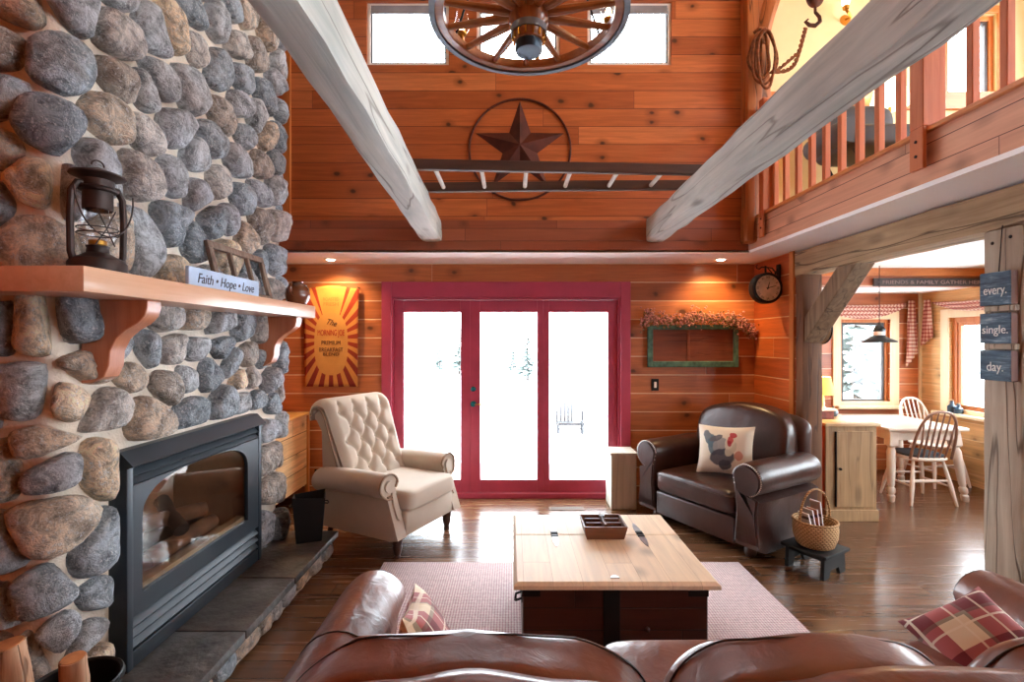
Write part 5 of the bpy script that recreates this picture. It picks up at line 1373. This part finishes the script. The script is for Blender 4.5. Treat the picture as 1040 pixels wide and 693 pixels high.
# pendant lamp
M['enamel'] = pmat('enamel', c8(46,58,60), .35, .3)
pl = thing('pendant_lamp', 'dark green barn pendant lamp hanging over the dining table', 'lamp', (3.83, 5.03, 1.585))
MB().lathe([(.152,0),(.156,.004),(.15,.014),(.10,.04),(.06,.062),(.05,.075)], seg=32, cap=False).build('shade', M['enamel'], pl)
MB().lathe([(.045,.076),(.05,.08),(.05,.11),(.045,.114)], seg=20).build('glass_collar', M['white'], pl)
MB().lathe([(.05,.114),(.052,.118),(.05,.15),(.03,.175),(.016,.185),(.014,.21),(0,.21)], seg=24).build('cap', M['enamel'], pl)
MB().cyl((0,0,.2), (0,0,.80), .004, seg=6).build('cord', M['black_iron'], pl)
MB().ell((0,0,.03), .025, .025, .03).build('bulb', M['white'], pl)
# dining header sign
M['sign_dark'] = pmat('sign_dark', c8(64,58,58), .7, var=.12, vs=12)
M['sign_text'] = pmat('sign_text', c8(150,128,124), .8)
x0, x1 = at(887, 0, 5.17).x, at(1003, 0, 5.17).x
hs = thing('header_sign', 'long narrow dark lettered sign on the header over the dining bay', 'sign', ((x0+x1)/2, 5.183, 2.222))
w = (x1-x0)/2
MB().bevbox(-w, w, -.022, 0, -.035, .052, .003, 1).build('board', M['sign_dark'], hs)
text('lettering', '• FRIENDS & FAMILY GATHER HERE', .055, M['sign_text'], hs, Vector((0, -.0225, .006)), (1,0,0), (0,0,1), .0008, w*1.85)
# valances
M['valance'] = plaid('valance', ('x', 'z'), .55)
def valmat():
    t = NT('valance_check'); o, x, y, z = t.xyz()
    f = lambda q: t.math('GREATER_THAN', t.math('FRACT', t.math('MULTIPLY', q, 22)), .55)
    s = t.math('DIVIDE', t.math('ADD', f(t.math('ADD', x, y)), f(z)), 2)
    c = t.ramp(s, [(0, c8(230,206,186)), (.4, c8(196,132,116)), (.9, c8(150,74,64))], 'CONSTANT')
    return t.bsdf(c, .9, 0, t.bump(t.noise(o, 160, 2), .15, .003), sheen=.2)
M['valance'] = valmat()
def swag(b, p0, p1, drop, h, nrm, n=30, m=10, fold=.018):
    p0, p1, nrm = Vector(p0), Vector(p1), Vector(nrm); g = []
    for j in range(m+1):
        row = []
        for i in range(n+1):
            t = i/n; s = j/m; para = 1-(2*t-1)**2
            z = -drop*para*(.35+.65*s) - h*s*(.35+.65*para)
            off = fold*(1+math.sin(s*PI*5))*para*.7+.012+.02*para*s
            row.append(b.bm.verts.new(p0.lerp(p1, t)+Vector((0,0,z))+nrm*off))
        g.append(row)
    for j in range(m):
        for i in range(n): b.bm.faces.new((g[j][i], g[j][i+1], g[j+1][i+1], g[j+1][i]))
def jabot(b, p, along, w, z1, z0, nrm, flare=1.2):
    p, along, nrm = Vector(p), Vector(along), Vector(nrm); g = []; n, m = 24, 12
    for j in range(m+1):
        s = j/m; ww = w*(.55+.45*s*flare); row = []
        for i in range(n+1):
            t = i/n-.5; z = z1+(z0-z1)*s*(1-.22*(t+.5))
            row.append(b.bm.verts.new(p+along*(t*ww)+nrm*(.03+.018*math.sin(i/n*PI*7)*(.4+.6*s))+Vector((0,0,z-p.z))))
        g.append(row)
    for j in range(m):
        for i in range(n): b.bm.faces.new((g[j][i], g[j][i+1], g[j+1][i+1], g[j+1][i]))
def cloth(b, name, par):
    o = b.build(name, M['valance'], par, 0); 
    for p in o.data.polygons: p.use_smooth = True
    s = o.modifiers.new('thick', 'SOLIDIFY'); s.thickness = .004; return o
Yb = 5.985
z1 = at(0, 308, Yb).z
va = thing('swag_valance', 'pink checked swag valance over the dining window behind the pendant lamp', 'curtain', (4.3, Yb, z1))
def lv(b, o): return lo_(b, Vector(o.location))
b = MB(); swag(b, (3.75, Yb, z1), (4.88, Yb, z1), .08, .12, (0,-1,0)); cloth(lv(b, va), 'swag', va)
b = MB(); jabot(b, (4.93, Yb, z1+.02), (1,0,0), .13, z1+.03, at(0, 373, Yb).z, (0,-1,0)); cloth(lv(b, va), 'tail', va)
vb = thing('swag_valance', 'pink checked swag valance over the right dining window beside the post', 'curtain', (5.06, 5.2, z1))
b = MB(); swag(b, (5.065, 5.80, z1), (5.065, 4.55, z1+.02), .10, .05, (-1,0,0)); cloth(lv(b, vb), 'swag', vb)
b = MB(); jabot(b, (5.065, 5.85, z1+.02), (0,-1,0), .16, z1+.03, at(0, 352, 5.85).z, (-1,0,0)); cloth(lv(b, vb), 'tail', vb)
# ================================================================== WALL THINGS
def bannermat():
    t = NT('banner'); o, x, y, z = t.xyz()
    zz = t.math('ADD', z, .02)
    a = t.math('ARCTAN2', zz, t.math('MULTIPLY', x, 1.35))
    st = t.math('GREATER_THAN', t.math('SINE', t.math('MULTIPLY', a, 23)), -.05)
    c = t.mix(st, c8(206,136,66), c8(156,52,26))
    dk = t.smooth(z, -.46, .1, .55, 0)
    c = t.mix(t.math('MULTIPLY', dk, st), c, c8(112,26,24))
    # the plain top panel and the oval
    top = t.math('MULTIPLY', t.math('LESS_THAN', t.math('ABSOLUTE', x), t.math('ADD', .105, t.math('MULTIPLY', t.math('SUBTRACT', z, .3), .25))), t.math('GREATER_THAN', z, .18))
    c = t.mix(top, c, c8(206,146,70))
    p = t.math('DIVIDE', x, .168); q = t.math('DIVIDE', t.math('ADD', z, .075), .315)
    p2 = t.math('POWER', t.math('ABSOLUTE', p), 2.6); q2 = t.math('POWER', t.math('ABSOLUTE', q), 2.6)
    ov = t.math('LESS_THAN', t.math('ADD', p2, q2), 1)
    c = t.mix(ov, c, c8(204,142,72))
    n = t.noise(o, 5, 4, .6); c = t.mix(.5, c, t.ramp(n, [(.3, (.72,.68,.62,1)), (.65, (1.08,1.06,1.02,1))]), 'MULTIPLY')
    return t.bsdf(c, .9, 0, t.bump(t.noise(o, 240, 2), .2, .002))
bp = at(337, 342, 4.88)
bn2 = thing('sunburst_banner', 'orange cloth banner with a sunburst and lettered oval hung on the log wall', 'banner', (bp.x, 4.868, bp.z))
b = MB(); g = []
for j in range(31):
    row = []
    for i in range(21):
        u, v = -1+2*i/20, -1+2*j/30
        x = .275*u*(1+.03*v); z = .505*v-.012*abs(u)*max(0, v)+(.012*math.cos(u*3) if v > .9 else 0)
        y = .012*math.sin(u*4+v)*(abs(u)**2)-.03*max(0, u-.8)*math.cos(v*2)*4*.3-.006
        row.append(b.bm.verts.new((x, y, z)))
    g.append(row)
for j in range(30):
    for i in range(20): b.bm.faces.new((g[j][i], g[j][i+1], g[j+1][i+1], g[j+1][i]))
cl = b.build('cloth', bannermat(), bn2, 0)
for p in cl.data.polygons: p.use_smooth = True
sm = cl.modifiers.new('thick', 'SOLIDIFY'); sm.thickness = .003; sm.offset = 1
M['ink_red'] = pmat('ink_red', c8(176,44,34), .9); M['ink_brown'] = pmat('ink_brown', c8(92,58,40), .9); M['ink_tan'] = pmat('ink_tan', c8(176,120,60), .9)
TYb = -.0115
for s_, z_, sz, mt, wd in (('ROASTED', .375, .05, 'ink_tan', .16), ('FRESH', .325, .055, 'ink_tan', .15), ('The', .14, .085, 'ink_brown', .10), ('MORNING JOE', .035, .085, 'ink_red', .27), ('PREMIUM', -.065, .06, 'ink_brown', .19), ('BREAKFAST', -.135, .06, 'ink_brown', .24), ('BLEND', -.18, .045, 'ink_brown', .16)):
    text('lettering', s_, sz, M[mt], bn2, Vector((0, TYb, z_)), (1, 0, 0) if s_ != 'The' else (1, 0, -.25), (0, 0, 1) if s_ != 'The' else (.25, 0, 1), .001, wd, .0 if s_ != 'The' else .4)
for x in (-.27, .272): MB().cyl((x, .03, .495), (x, -.012, .495), .005, seg=8).build('hanging_nail', M['black_iron'], bn2)
# green frame with garland
M['green_paint'] = pmat('green_paint', c8(80,116,100), .75, var=.25, vs=20, bst=.3)
M['rusty_panel'] = wood('rusty_panel', 'x', c8(104,48,30), c8(140,72,44), .7, 1, crack=.3)
fx0, fx1 = at(657, 0, 4.88).x, at(749, 0, 4.88).x; fz1, fz0 = at(0, 330, 4.88).z, at(0, 373, 4.88).z
gf = thing('green_frame', 'old green painted window frame hung on the log wall under the berry garland', 'frame', ((fx0+fx1)/2, 4.875, (fz0+fz1)/2))
w, h = (fx1-fx0)/2, (fz1-fz0)/2
b = MB(); b.bevbox(-w, -w+.055, -.025, 0, -h, h, .004, 1); b.bevbox(w-.05, w, -.025, 0, -h, h, .004, 1); b.bevbox(-w+.055, w-.05, -.025, 0, -h, -h+.06, .004, 1); b.bevbox(-w+.055, w-.05, -.025, 0, h-.05, h, .004, 1); b.build('frame', M['green_paint'], gf)
MB().box(-w+.05, w-.045, -.006, .0, -h+.05, h-.04).build('back_board', M['rusty_panel'], gf, 0)
MB().bevbox(-w+.40, -w+.425, -.018, -.006, -h+.06, h-.05, .002, 1).build('muntin', M['rusty_panel'], gf)
ga_ = thing('berry_garland', 'dried pink berry and leaf garland draped along the top of the green frame', 'garland', ((fx0+fx1)/2, 4.845, fz1))
M['vine'] = pmat('vine', c8(84,56,36), .9, bst=.4); M['leaf'] = pmat('leaf', c8(140,116,78), .8, var=.35, vs=30); M['berry'] = pmat('berry', c8(200,136,124), .5, var=.35, vs=50)
rg = random.Random(5)
cpts = [(-.51,-.02),(-.46,.07),(-.40,.04),(-.25,.025),(-.1,.035),(0,.06),(.12,.06),(.25,.045),(.38,.035),(.47,.0),(.55,-.06),(.60,-.11)]
def gpt(t):
    t *= len(cpts)-1; i = min(int(t), len(cpts)-2); f = t-i; return Vector((cpts[i][0]*(1-f)+cpts[i+1][0]*f, 0, cpts[i][1]*(1-f)+cpts[i+1][1]*f))
b = MB()
for k in range(3): b.tube([gpt(i/40)+Vector((0, rg.uniform(-.015,.015), rg.uniform(-.02,.02))) for i in range(41)], .004, 6)
for k in range(60):
    p = gpt(rg.random()); b.tube([p, p+Vector((rg.uniform(-.07,.07), rg.uniform(-.05,.01), rg.uniform(-.05,.07)))], [.003,.0015], 5)
b.build('vine', M['vine'], ga_)
b = MB()
for k in range(520):
    p = gpt(rg.random())+Vector((rg.gauss(0,.02), rg.uniform(-.05,.01), rg.gauss(.0,.03)))
    R_ = Matrix.Rotation(rg.uniform(0,6.3), 4, 'Y') @ Matrix.Rotation(rg.uniform(-.8,.8), 4, 'X')
    l, w_ = rg.uniform(.02,.04), rg.uniform(.007,.012)
    b.faces([Matrix.Translation(p) @ R_ @ Vector(q_) for q_ in ((0,0,0),(w_,.004,l*.45),(0,0,l),(-w_,.004,l*.45))], [(0,1,2,3)])
b.build('leaves', M['leaf'], ga_, 0)['kind'] = 'stuff'
b = MB()
for k in range(560):
    p = gpt(rg.random())+Vector((rg.gauss(0,.02), rg.uniform(-.06,.0), rg.gauss(.02,.036))); r_ = rg.uniform(.007,.014); b.ell(p, r_, r_, r_, 7, 5)
b.build('berries', M['berry'], ga_)['kind'] = 'stuff'
# light switch and outlet
p = at(665.5, 391, 4.89)
sw = thing('light_switch', 'dark light switch plate on the log wall right of the glass doors', 'switch', (p.x, 4.8995, p.z))
MB().bevbox(-.037, .037, -.008, 0, -.06, .06, .002, 1).build('plate', M['black_iron'], sw); MB().bevbox(-.013, .013, -.014, -.008, -.03, .03, .003, 1).build('rocker', M['white_trim'], sw)
p = at(323, 483, 4.89)
ot = thing('wall_outlet', 'dark wall outlet on the log wall behind the tufted armchair', 'outlet', (p.x, 4.8995, p.z))
MB().bevbox(-.037, .037, -.008, 0, -.06, .06, .002, 1).build('plate', M['black_iron'], ot)
for z in (-.022, .022): MB().bevbox(-.015, .015, -.011, -.008, z-.014, z+.014, .003, 1).build('socket', M['enamel'], ot)
# double-sided station clock on a scroll bracket
M['clock_face'] = pmat('clock_face', c8(216,184,152), .6, var=.18, vs=9)
cp = at(777.5, 293, 4.42)
ck = thing('station_clock', 'round black station clock on a scrolled wall bracket', 'clock', (cp.x, 4.42, cp.z), math.radians(4))
r_ = .130
MB().lathe([(0,-.035),(r_+.004,-.035),(r_+.012,-.03),(r_+.012,.03),(r_+.004,.035),(0,.035)], frame_of((0,0,0), (1,0,0), (0,0,1)), 40).build('case', M['black_iron'], ck)
for s in (-1, 1):
    b = MB(); b.lathe([(0,0),(r_-.012,0),(r_-.012,.002),(0,.002)], frame_of((0,s*.036,0), (-s,0,0), (0,0,1)), 40); fc = b.build('dial', M['clock_face'], ck)
    b = MB(); b.lathe([(r_-.014,-.002),(r_-.014,.006),(r_+.008,.006),(r_+.01,-.002)], frame_of((0,s*.036,0), (-s,0,0), (0,0,1)), 40, False); b.build('bezel', M['black_iron'], fc)
    for k in range(12):
        a = PI/2-2*PI*k/12; nm = ['XII','I','II','III','IV','V','VI','VII','VIII','IX','X','XI'][k]
        rr = r_-.034; xd = Vector((-s*-1*math.cos(a-PI/2), 0, math.sin(a-PI/2)))
        up = Vector((s*-1*-1*math.cos(a)*1.0, 0, math.sin(a))); 
        up = Vector((-s*math.cos(a), 0, math.sin(a))); xd = Vector((-s*math.cos(a-PI/2), 0, math.sin(a-PI/2)))
        text('numeral', nm, .03, M['ink_brown'], fc, Vector((-s*math.cos(a)*rr, s*.0385, math.sin(a)*rr)), xd, up, .0006)
    b = MB()
    for a, l, w_ in ((math.radians(75), .055, .005), (math.radians(15), .08, .004)):
        u = Vector((-s*math.cos(a), 0, math.sin(a))); v = Vector((-s*math.sin(a), 0, -math.cos(a))); o_ = Vector((0, s*.040, 0))
        b.faces([o_-u*.015-v*w_, o_-u*.015+v*w_, o_+u*l+v*w_*.4, o_+u*l-v*w_*.4], [(0,1,2,3)]); 
    hd_ = b.build('hands', M['black_iron'], fc, 0); s_m = hd_.modifiers.new('t', 'SOLIDIFY'); s_m.thickness = .0015
br = MB(); dx = 2.447-cp.x
br.cyl((0,0,r_), (0,0,r_+.075), .009, seg=10)
br.tube([(-.06,0,r_+.045),(-.04,0,r_+.062),(0,0,r_+.065),(dx*.5,0,r_+.055),(dx-.008,0,r_-.0)], .006, 8)
br.tube([(.02,0,r_+.055),(dx*.45,0,r_+.02),(dx*.6,0,r_-.02),(dx*.75,0,r_-.0),(dx*.7,0,r_+.03),(dx*.55,0,r_+.035)], .005, 8)
br.tube([(dx-.01,0,r_+.05),(dx-.045,0,r_-.03),(dx-.03,0,r_-.08),(dx-.005,0,r_-.06),(dx-.012,0,r_-.14)], .006, 8)
br.tube([(-.06,0,r_+.045),(-.085,0,r_+.055),(-.09,0,r_+.075),(-.075,0,r_+.082)], .005, 8)
br.build('bracket', M['black_iron'], ck)
MB().bevbox(dx-.012, dx+.010, -.02, .02, -.06, .22, .003, 1).build('wall_plate', M['black_iron'], ck)
# painted word boards on the post (one hanging sign of three boards)
def navy():
    t = NT('navy_board'); o, x, y, z = t.xyz()
    n = t.noise(t.comb(t.math('MULTIPLY', x, 8), t.math('MULTIPLY', y, 9), t.math('MULTIPLY', z, 70)), 1, 5, .7)
    c = t.ramp(n, [(.36, c8(40,58,76)), (.55, c8(74,98,116)), (.68, c8(150,168,178))])
    return t.bsdf(c, .75, 0, t.bump(n, .3, .003))
M['navy'] = navy(); M['board_back'] = wood('board_back', 'z', c8(104,56,36), c8(136,80,54), .6, 1.2); M['off_white'] = pmat('off_white', c8(232,232,226), .8, var=.08)
ws = thing('word_sign', 'three blue boards reading every. single. day. hung on the grey post', 'sign', (2.457, 2.425, 1.72))
yc0, yc1 = -.085, .068
for k, (wrd, pa_, pb_) in enumerate((('every.', 276, 310), ('single.', 318, 349), ('day.', 356, 387))):
    za = CH+(CY-pa_)/F*2.40-1.72; zb = CH+(CY-pb_)/F*2.40-1.72
    bd = MB().bevbox(-.040, -.034, yc0, yc1, zb, za, .001, 1).build('board', M['navy'], ws)
    MB().bevbox(-.034, -.0, yc0+.001, yc1-.002, zb+.001, za-.001, .001, 1).build('board_block', M['board_back'], bd)
    text('lettering', wrd, .066 if k != 1 else .06, M['off_white'], bd, Vector((-.0405, (yc0+yc1)/2-.002, (za+zb)/2-.008)), (0,-1,0), (0,0,1), .0008, (.115,.128,.082)[k])
b = MB(); b.tube([(-.02, -.01, CH+(CY-276)/F*2.40-1.72), (-.004, -.01, .44), (-.001, -.01, .46)], .0025, 6); b.build('hanger', M['black_iron'], ws)
for pa_ in (313, 352): MB().bevbox(-.03, -.0005, yc0-.008, yc1-.01, CH+(CY-pa_-3.2)/F*2.40-1.72, CH+(CY-pa_+2.6)/F*2.40-1.72, .003, 1).build('spacer', M['barn_z'], ws)
# wreath edge seen behind the brace
wr = thing('round_wall_plate', 'round pale metal plate with dark rim, hung on the dark post behind the brace', 'wall decoration', (2.648, 4.14, 1.70))
MB().lathe([(0,0),(.10,0),(.12,.012),(.125,.02),(.11,.016),(0,.01)], frame_of((0,0,0), (0,1,0), (0,0,1)), 32).build('plate', M['white_trim'], wr)
MB().tube([(.018, .122*math.cos(t), .122*math.sin(t)) for t in [2*PI*i/36 for i in range(36)]], .007, 8, True).build('rim', M['black_iron'], wr)
# ================================================================== LOFT THINGS
M['loft_leather'] = pmat('loft_leather', c8(44,28,24), .65)
lch = thing('loft_armchair', 'dark brown leather armchair on curled iron legs behind the balusters', 'armchair', (3.0, 4.02, 2.661))
MB().superell((0, 0, .56), .72, .52, .22, .5, .35).build('seat', M['loft_leather'], lch)
MB().tube([(-.33, -.24, .60), (-.35, 0, .62), (-.33, .24, .62)], .10, 16).build('armrest', M['loft_leather'], lch)
MB().tube([(.33, -.24, .60), (.35, 0, .62), (.33, .24, .62)], .10, 16).build('armrest', M['loft_leather'], lch)
MB().superell((0.02, .24, .80), .62, .16, .40, .5, .35).build('backrest', M['loft_leather'], lch)
for sx_ in (-1, 1):
    for sy in (-1, 1):
        MB().tube([(sx_*.28, sy*.18, .48), (sx_*.20, sy*.18, .34), (sx_*.24, sy*.18, .16), (sx_*.32, sy*.18, .06), (sx_*.37, sy*.18, .015), (sx_*.41, sy*.18, .03)], .018, 8).build('leg', M['black_iron'], lch)
M['loft_shade'] = emis('loft_shade', (1, .9, .66, 1), 2.2)
p = at(909, 82, 4.3)
llm = thing('loft_lamp', 'lit white-shaded lamp behind the loft balusters beside the newel post', 'lamp', (p.x, 4.36, 2.661))
MB().lathe([(0,0),(.12,0),(.13,.01),(.03,.03),(.015,.06),(.015,.8),(.02,.82),(.012,.86),(.012,1.05),(0,1.05)], seg=20).build('stand', M['brass'], llm)
MB().lathe([(.16,1.06),(.10,1.28)], seg=28, cap=False).build('shade', M['loft_shade'], llm)
L = bpy.data.lights.new('loft_light', 'POINT'); L.energy = 12; L.color = (1, .8, .5); L.shadow_soft_size = .06
lo = bpy.data.objects.new('loft_light', L); COL.objects.link(lo); lo.location = (p.x, 4.36, 2.661+1.34)
p = at(862, 17, 4.55)
sc2 = thing('wall_sconce', 'brass wall sconce with a glowing bulb on the cream loft wall', 'lamp', (p.x, 4.598, p.z))
MB().lathe([(0,0),(.05,0),(.05,.012),(.02,.02),(0,.02)], frame_of((0,0,0), (-1,0,0), (0,0,1)), 20).build('backplate', M['brass'], sc2)
MB().tube([(0,-.015,0),(0,-.08,-.02),(-.05,-.11,0),(-.07,-.11,.03)], .012, 10).build('arm', M['brass'], sc2)
MB().lathe([(0,0),(.025,0),(.03,.02),(.02,.035),(0,.035)], Matrix.Translation((-.07,-.11,.03)), 14).build('socket', M['brass'], sc2)
MB().ell((-.07,-.11,.10), .035, .035, .045).build('bulb', emis('sconce_bulb', (1,.85,.55,1), 5), sc2)
# ================================================================== GARDEN
M['conifer'] = pmat('conifer', c8(112,124,120), .95, var=.3, vs=2)
M['trunk_bark'] = pmat('trunk_bark', c8(70,60,54), .95)
def conifer(x, y, h, label, seed, zb=None):
    zb = -.15-max(0, y-8)*.022 if zb is None else zb
    t = thing('conifer_tree', label, 'tree', (x, y, zb), 0, 'trees in the snowy garden'); rr = random.Random(seed)
    MB().cyl((0,0,-.3), (0,0,h*.96), h*.022, h*.004, 8).build('trunk', M['trunk_bark'], t)
    b = MB(); n = 34
    for k in range(n):
        f = k/n; z = h*(.12+.86*f); L_ = h*.24*(1-f)**.8+.05
        for m in range(7):
            a = rr.uniform(0, 2*PI); l = L_*rr.uniform(.6, 1.1); w = l*.2
            d_ = Vector((math.cos(a), math.sin(a), rr.uniform(-.35,-.1))); s_ = Vector((-math.sin(a), math.cos(a), 0))
            o_ = Vector((0,0,z)); 
            b.faces([o_, o_+d_*l*.5+s_*w, o_+d_*l, o_+d_*l*.5-s_*w, o_+d_*l*.45+Vector((0,0,w*.5))], [(0,1,4),(1,2,4),(2,3,4),(3,0,4)])
    b.build('needles', M['conifer'], t, 0)
for x, y, h, lab, sd in ((.85, 26, 3.4, 'dark conifer in the snow seen through the middle door pane', 1), (.1, 34, 2.6, 'small conifer left of the dark one in the middle door pane', 2), (-5.4, 36, 2.8, 'conifer at the left edge of the left door pane', 3), (-3.6, 33, 3.6, 'conifer at the right side of the left door pane', 4), (2.6, 44, 3.6, 'far small conifer in the right door pane', 5)):
    conifer(x, y, h, lab, sd)
for x, y, h, lab, sd in ((8.6, 12.0, 5.5, 'bushy conifer behind the dining window', 6), (11.5, 13.5, 6.5, 'conifer outside the right dining window', 7), (10.4, 16.5, 6, 'tall conifer farther off behind the dining window', 8)):
    conifer(x, y, h, lab, sd)
gc_ = thing('garden_cart', 'small dark two-wheeled garden seat on the snow outside the right door pane', 'cart', (at(577, 0, 9.2).x, 9.2, -.19))
M['cart'] = pmat('cart', c8(40,42,46), .7)
for x in (-.2, .26): MB().tube([(x, -.05+.13*math.cos(t), .14+.13*math.sin(t)) for t in [2*PI*i/24 for i in range(24)]], .018, 8, True).build('wheel', M['cart'], gc_)
MB().bevbox(-.24, .30, -.14, .14, .20, .25, .005, 1).build('seat', M['cart'], gc_)
for x in (-.21, .27):
    MB().bevbox(x-.02, x+.02, -.02, .02, .2, .46, .004, 1).build('post', M['cart'], gc_)
for k in range(4): MB().bevbox(-.15+.07*k, -.10+.07*k, .12, .14, .25, .62-.02*abs(k-1.5), .004, 1).build('back_slat', pmat('slat_grey', c8(84,88,92), .8), gc_)
MB().cyl((-.2,-.05,.12), (.26,-.05,.12), .015, seg=8).build('axle', M['cart'], gc_)
# ================================================================== CAMERA, WORLD, LIGHT
cam = bpy.data.cameras.new('camera'); cam.sensor_width = 36; cam.lens = F/1040*36; cam.clip_start = .05; cam.clip_end = 300
co = bpy.data.objects.new('camera', cam); COL.objects.link(co); co.location = (0, 0, CH); co.rotation_euler = (PI/2, 0, 0); SC.camera = co
W = bpy.data.worlds.new('sky'); SC.world = W; W.use_nodes = True
nt = W.node_tree; bg = nt.nodes['Background']; bg.inputs[0].default_value = (.84, .93, 1.0, 1); bg.inputs[1].default_value = SKY
def portal(loc, sx_, sy_, rot):
    L = bpy.data.lights.new('window_portal', 'AREA'); L.shape = 'RECTANGLE'; L.size = sx_; L.size_y = sy_; L.cycles.is_portal = True
    o = bpy.data.objects.new('window_portal', L); COL.objects.link(o); o.location = loc; o.rotation_euler = rot
back = (-PI/2, 0, 0)        # facing -y, into the room
portal((-.065, 5.02, 1.04), 2.3, 1.75, back)
for a, c in WX: portal(((a+c)/2, 4.47, (WZ0+WZ1)/2), c-a, WZ1-WZ0, back)
portal(((LWX[0]+LWX[1])/2, 4.72, 4.3), .5, .8, back)
portal(((BW[0]+BW[1])/2, 6.12, 1.34), .62, 1.07, back)
for w in FW: portal(((w[0]+w[1])/2, -2.72, (w[2]+w[3])/2), w[1]-w[0], w[3]-w[2], (PI/2, 0, 0))
side = (PI/2, 0, PI/2)
for h in RH+LH: portal((5.18, (h[0]+h[1])/2, (h[2]+h[3])/2), h[1]-h[0], h[3]-h[2], side)
vs = SC.view_settings; vs.view_transform = 'Standard'; vs.look = 'None'; vs.exposure = EXPO; vs.gamma = 1; vs.use_curve_mapping = False
SC.display_settings.display_device = 'sRGB'
cy = SC.cycles; cy.use_denoising = True; cy.max_bounces = 10; cy.diffuse_bounces = 6; cy.glossy_bounces = 4; cy.transparent_max_bounces = 12; cy.sample_clamp_indirect = 40
cy.caustics_reflective = False; cy.caustics_refractive = False
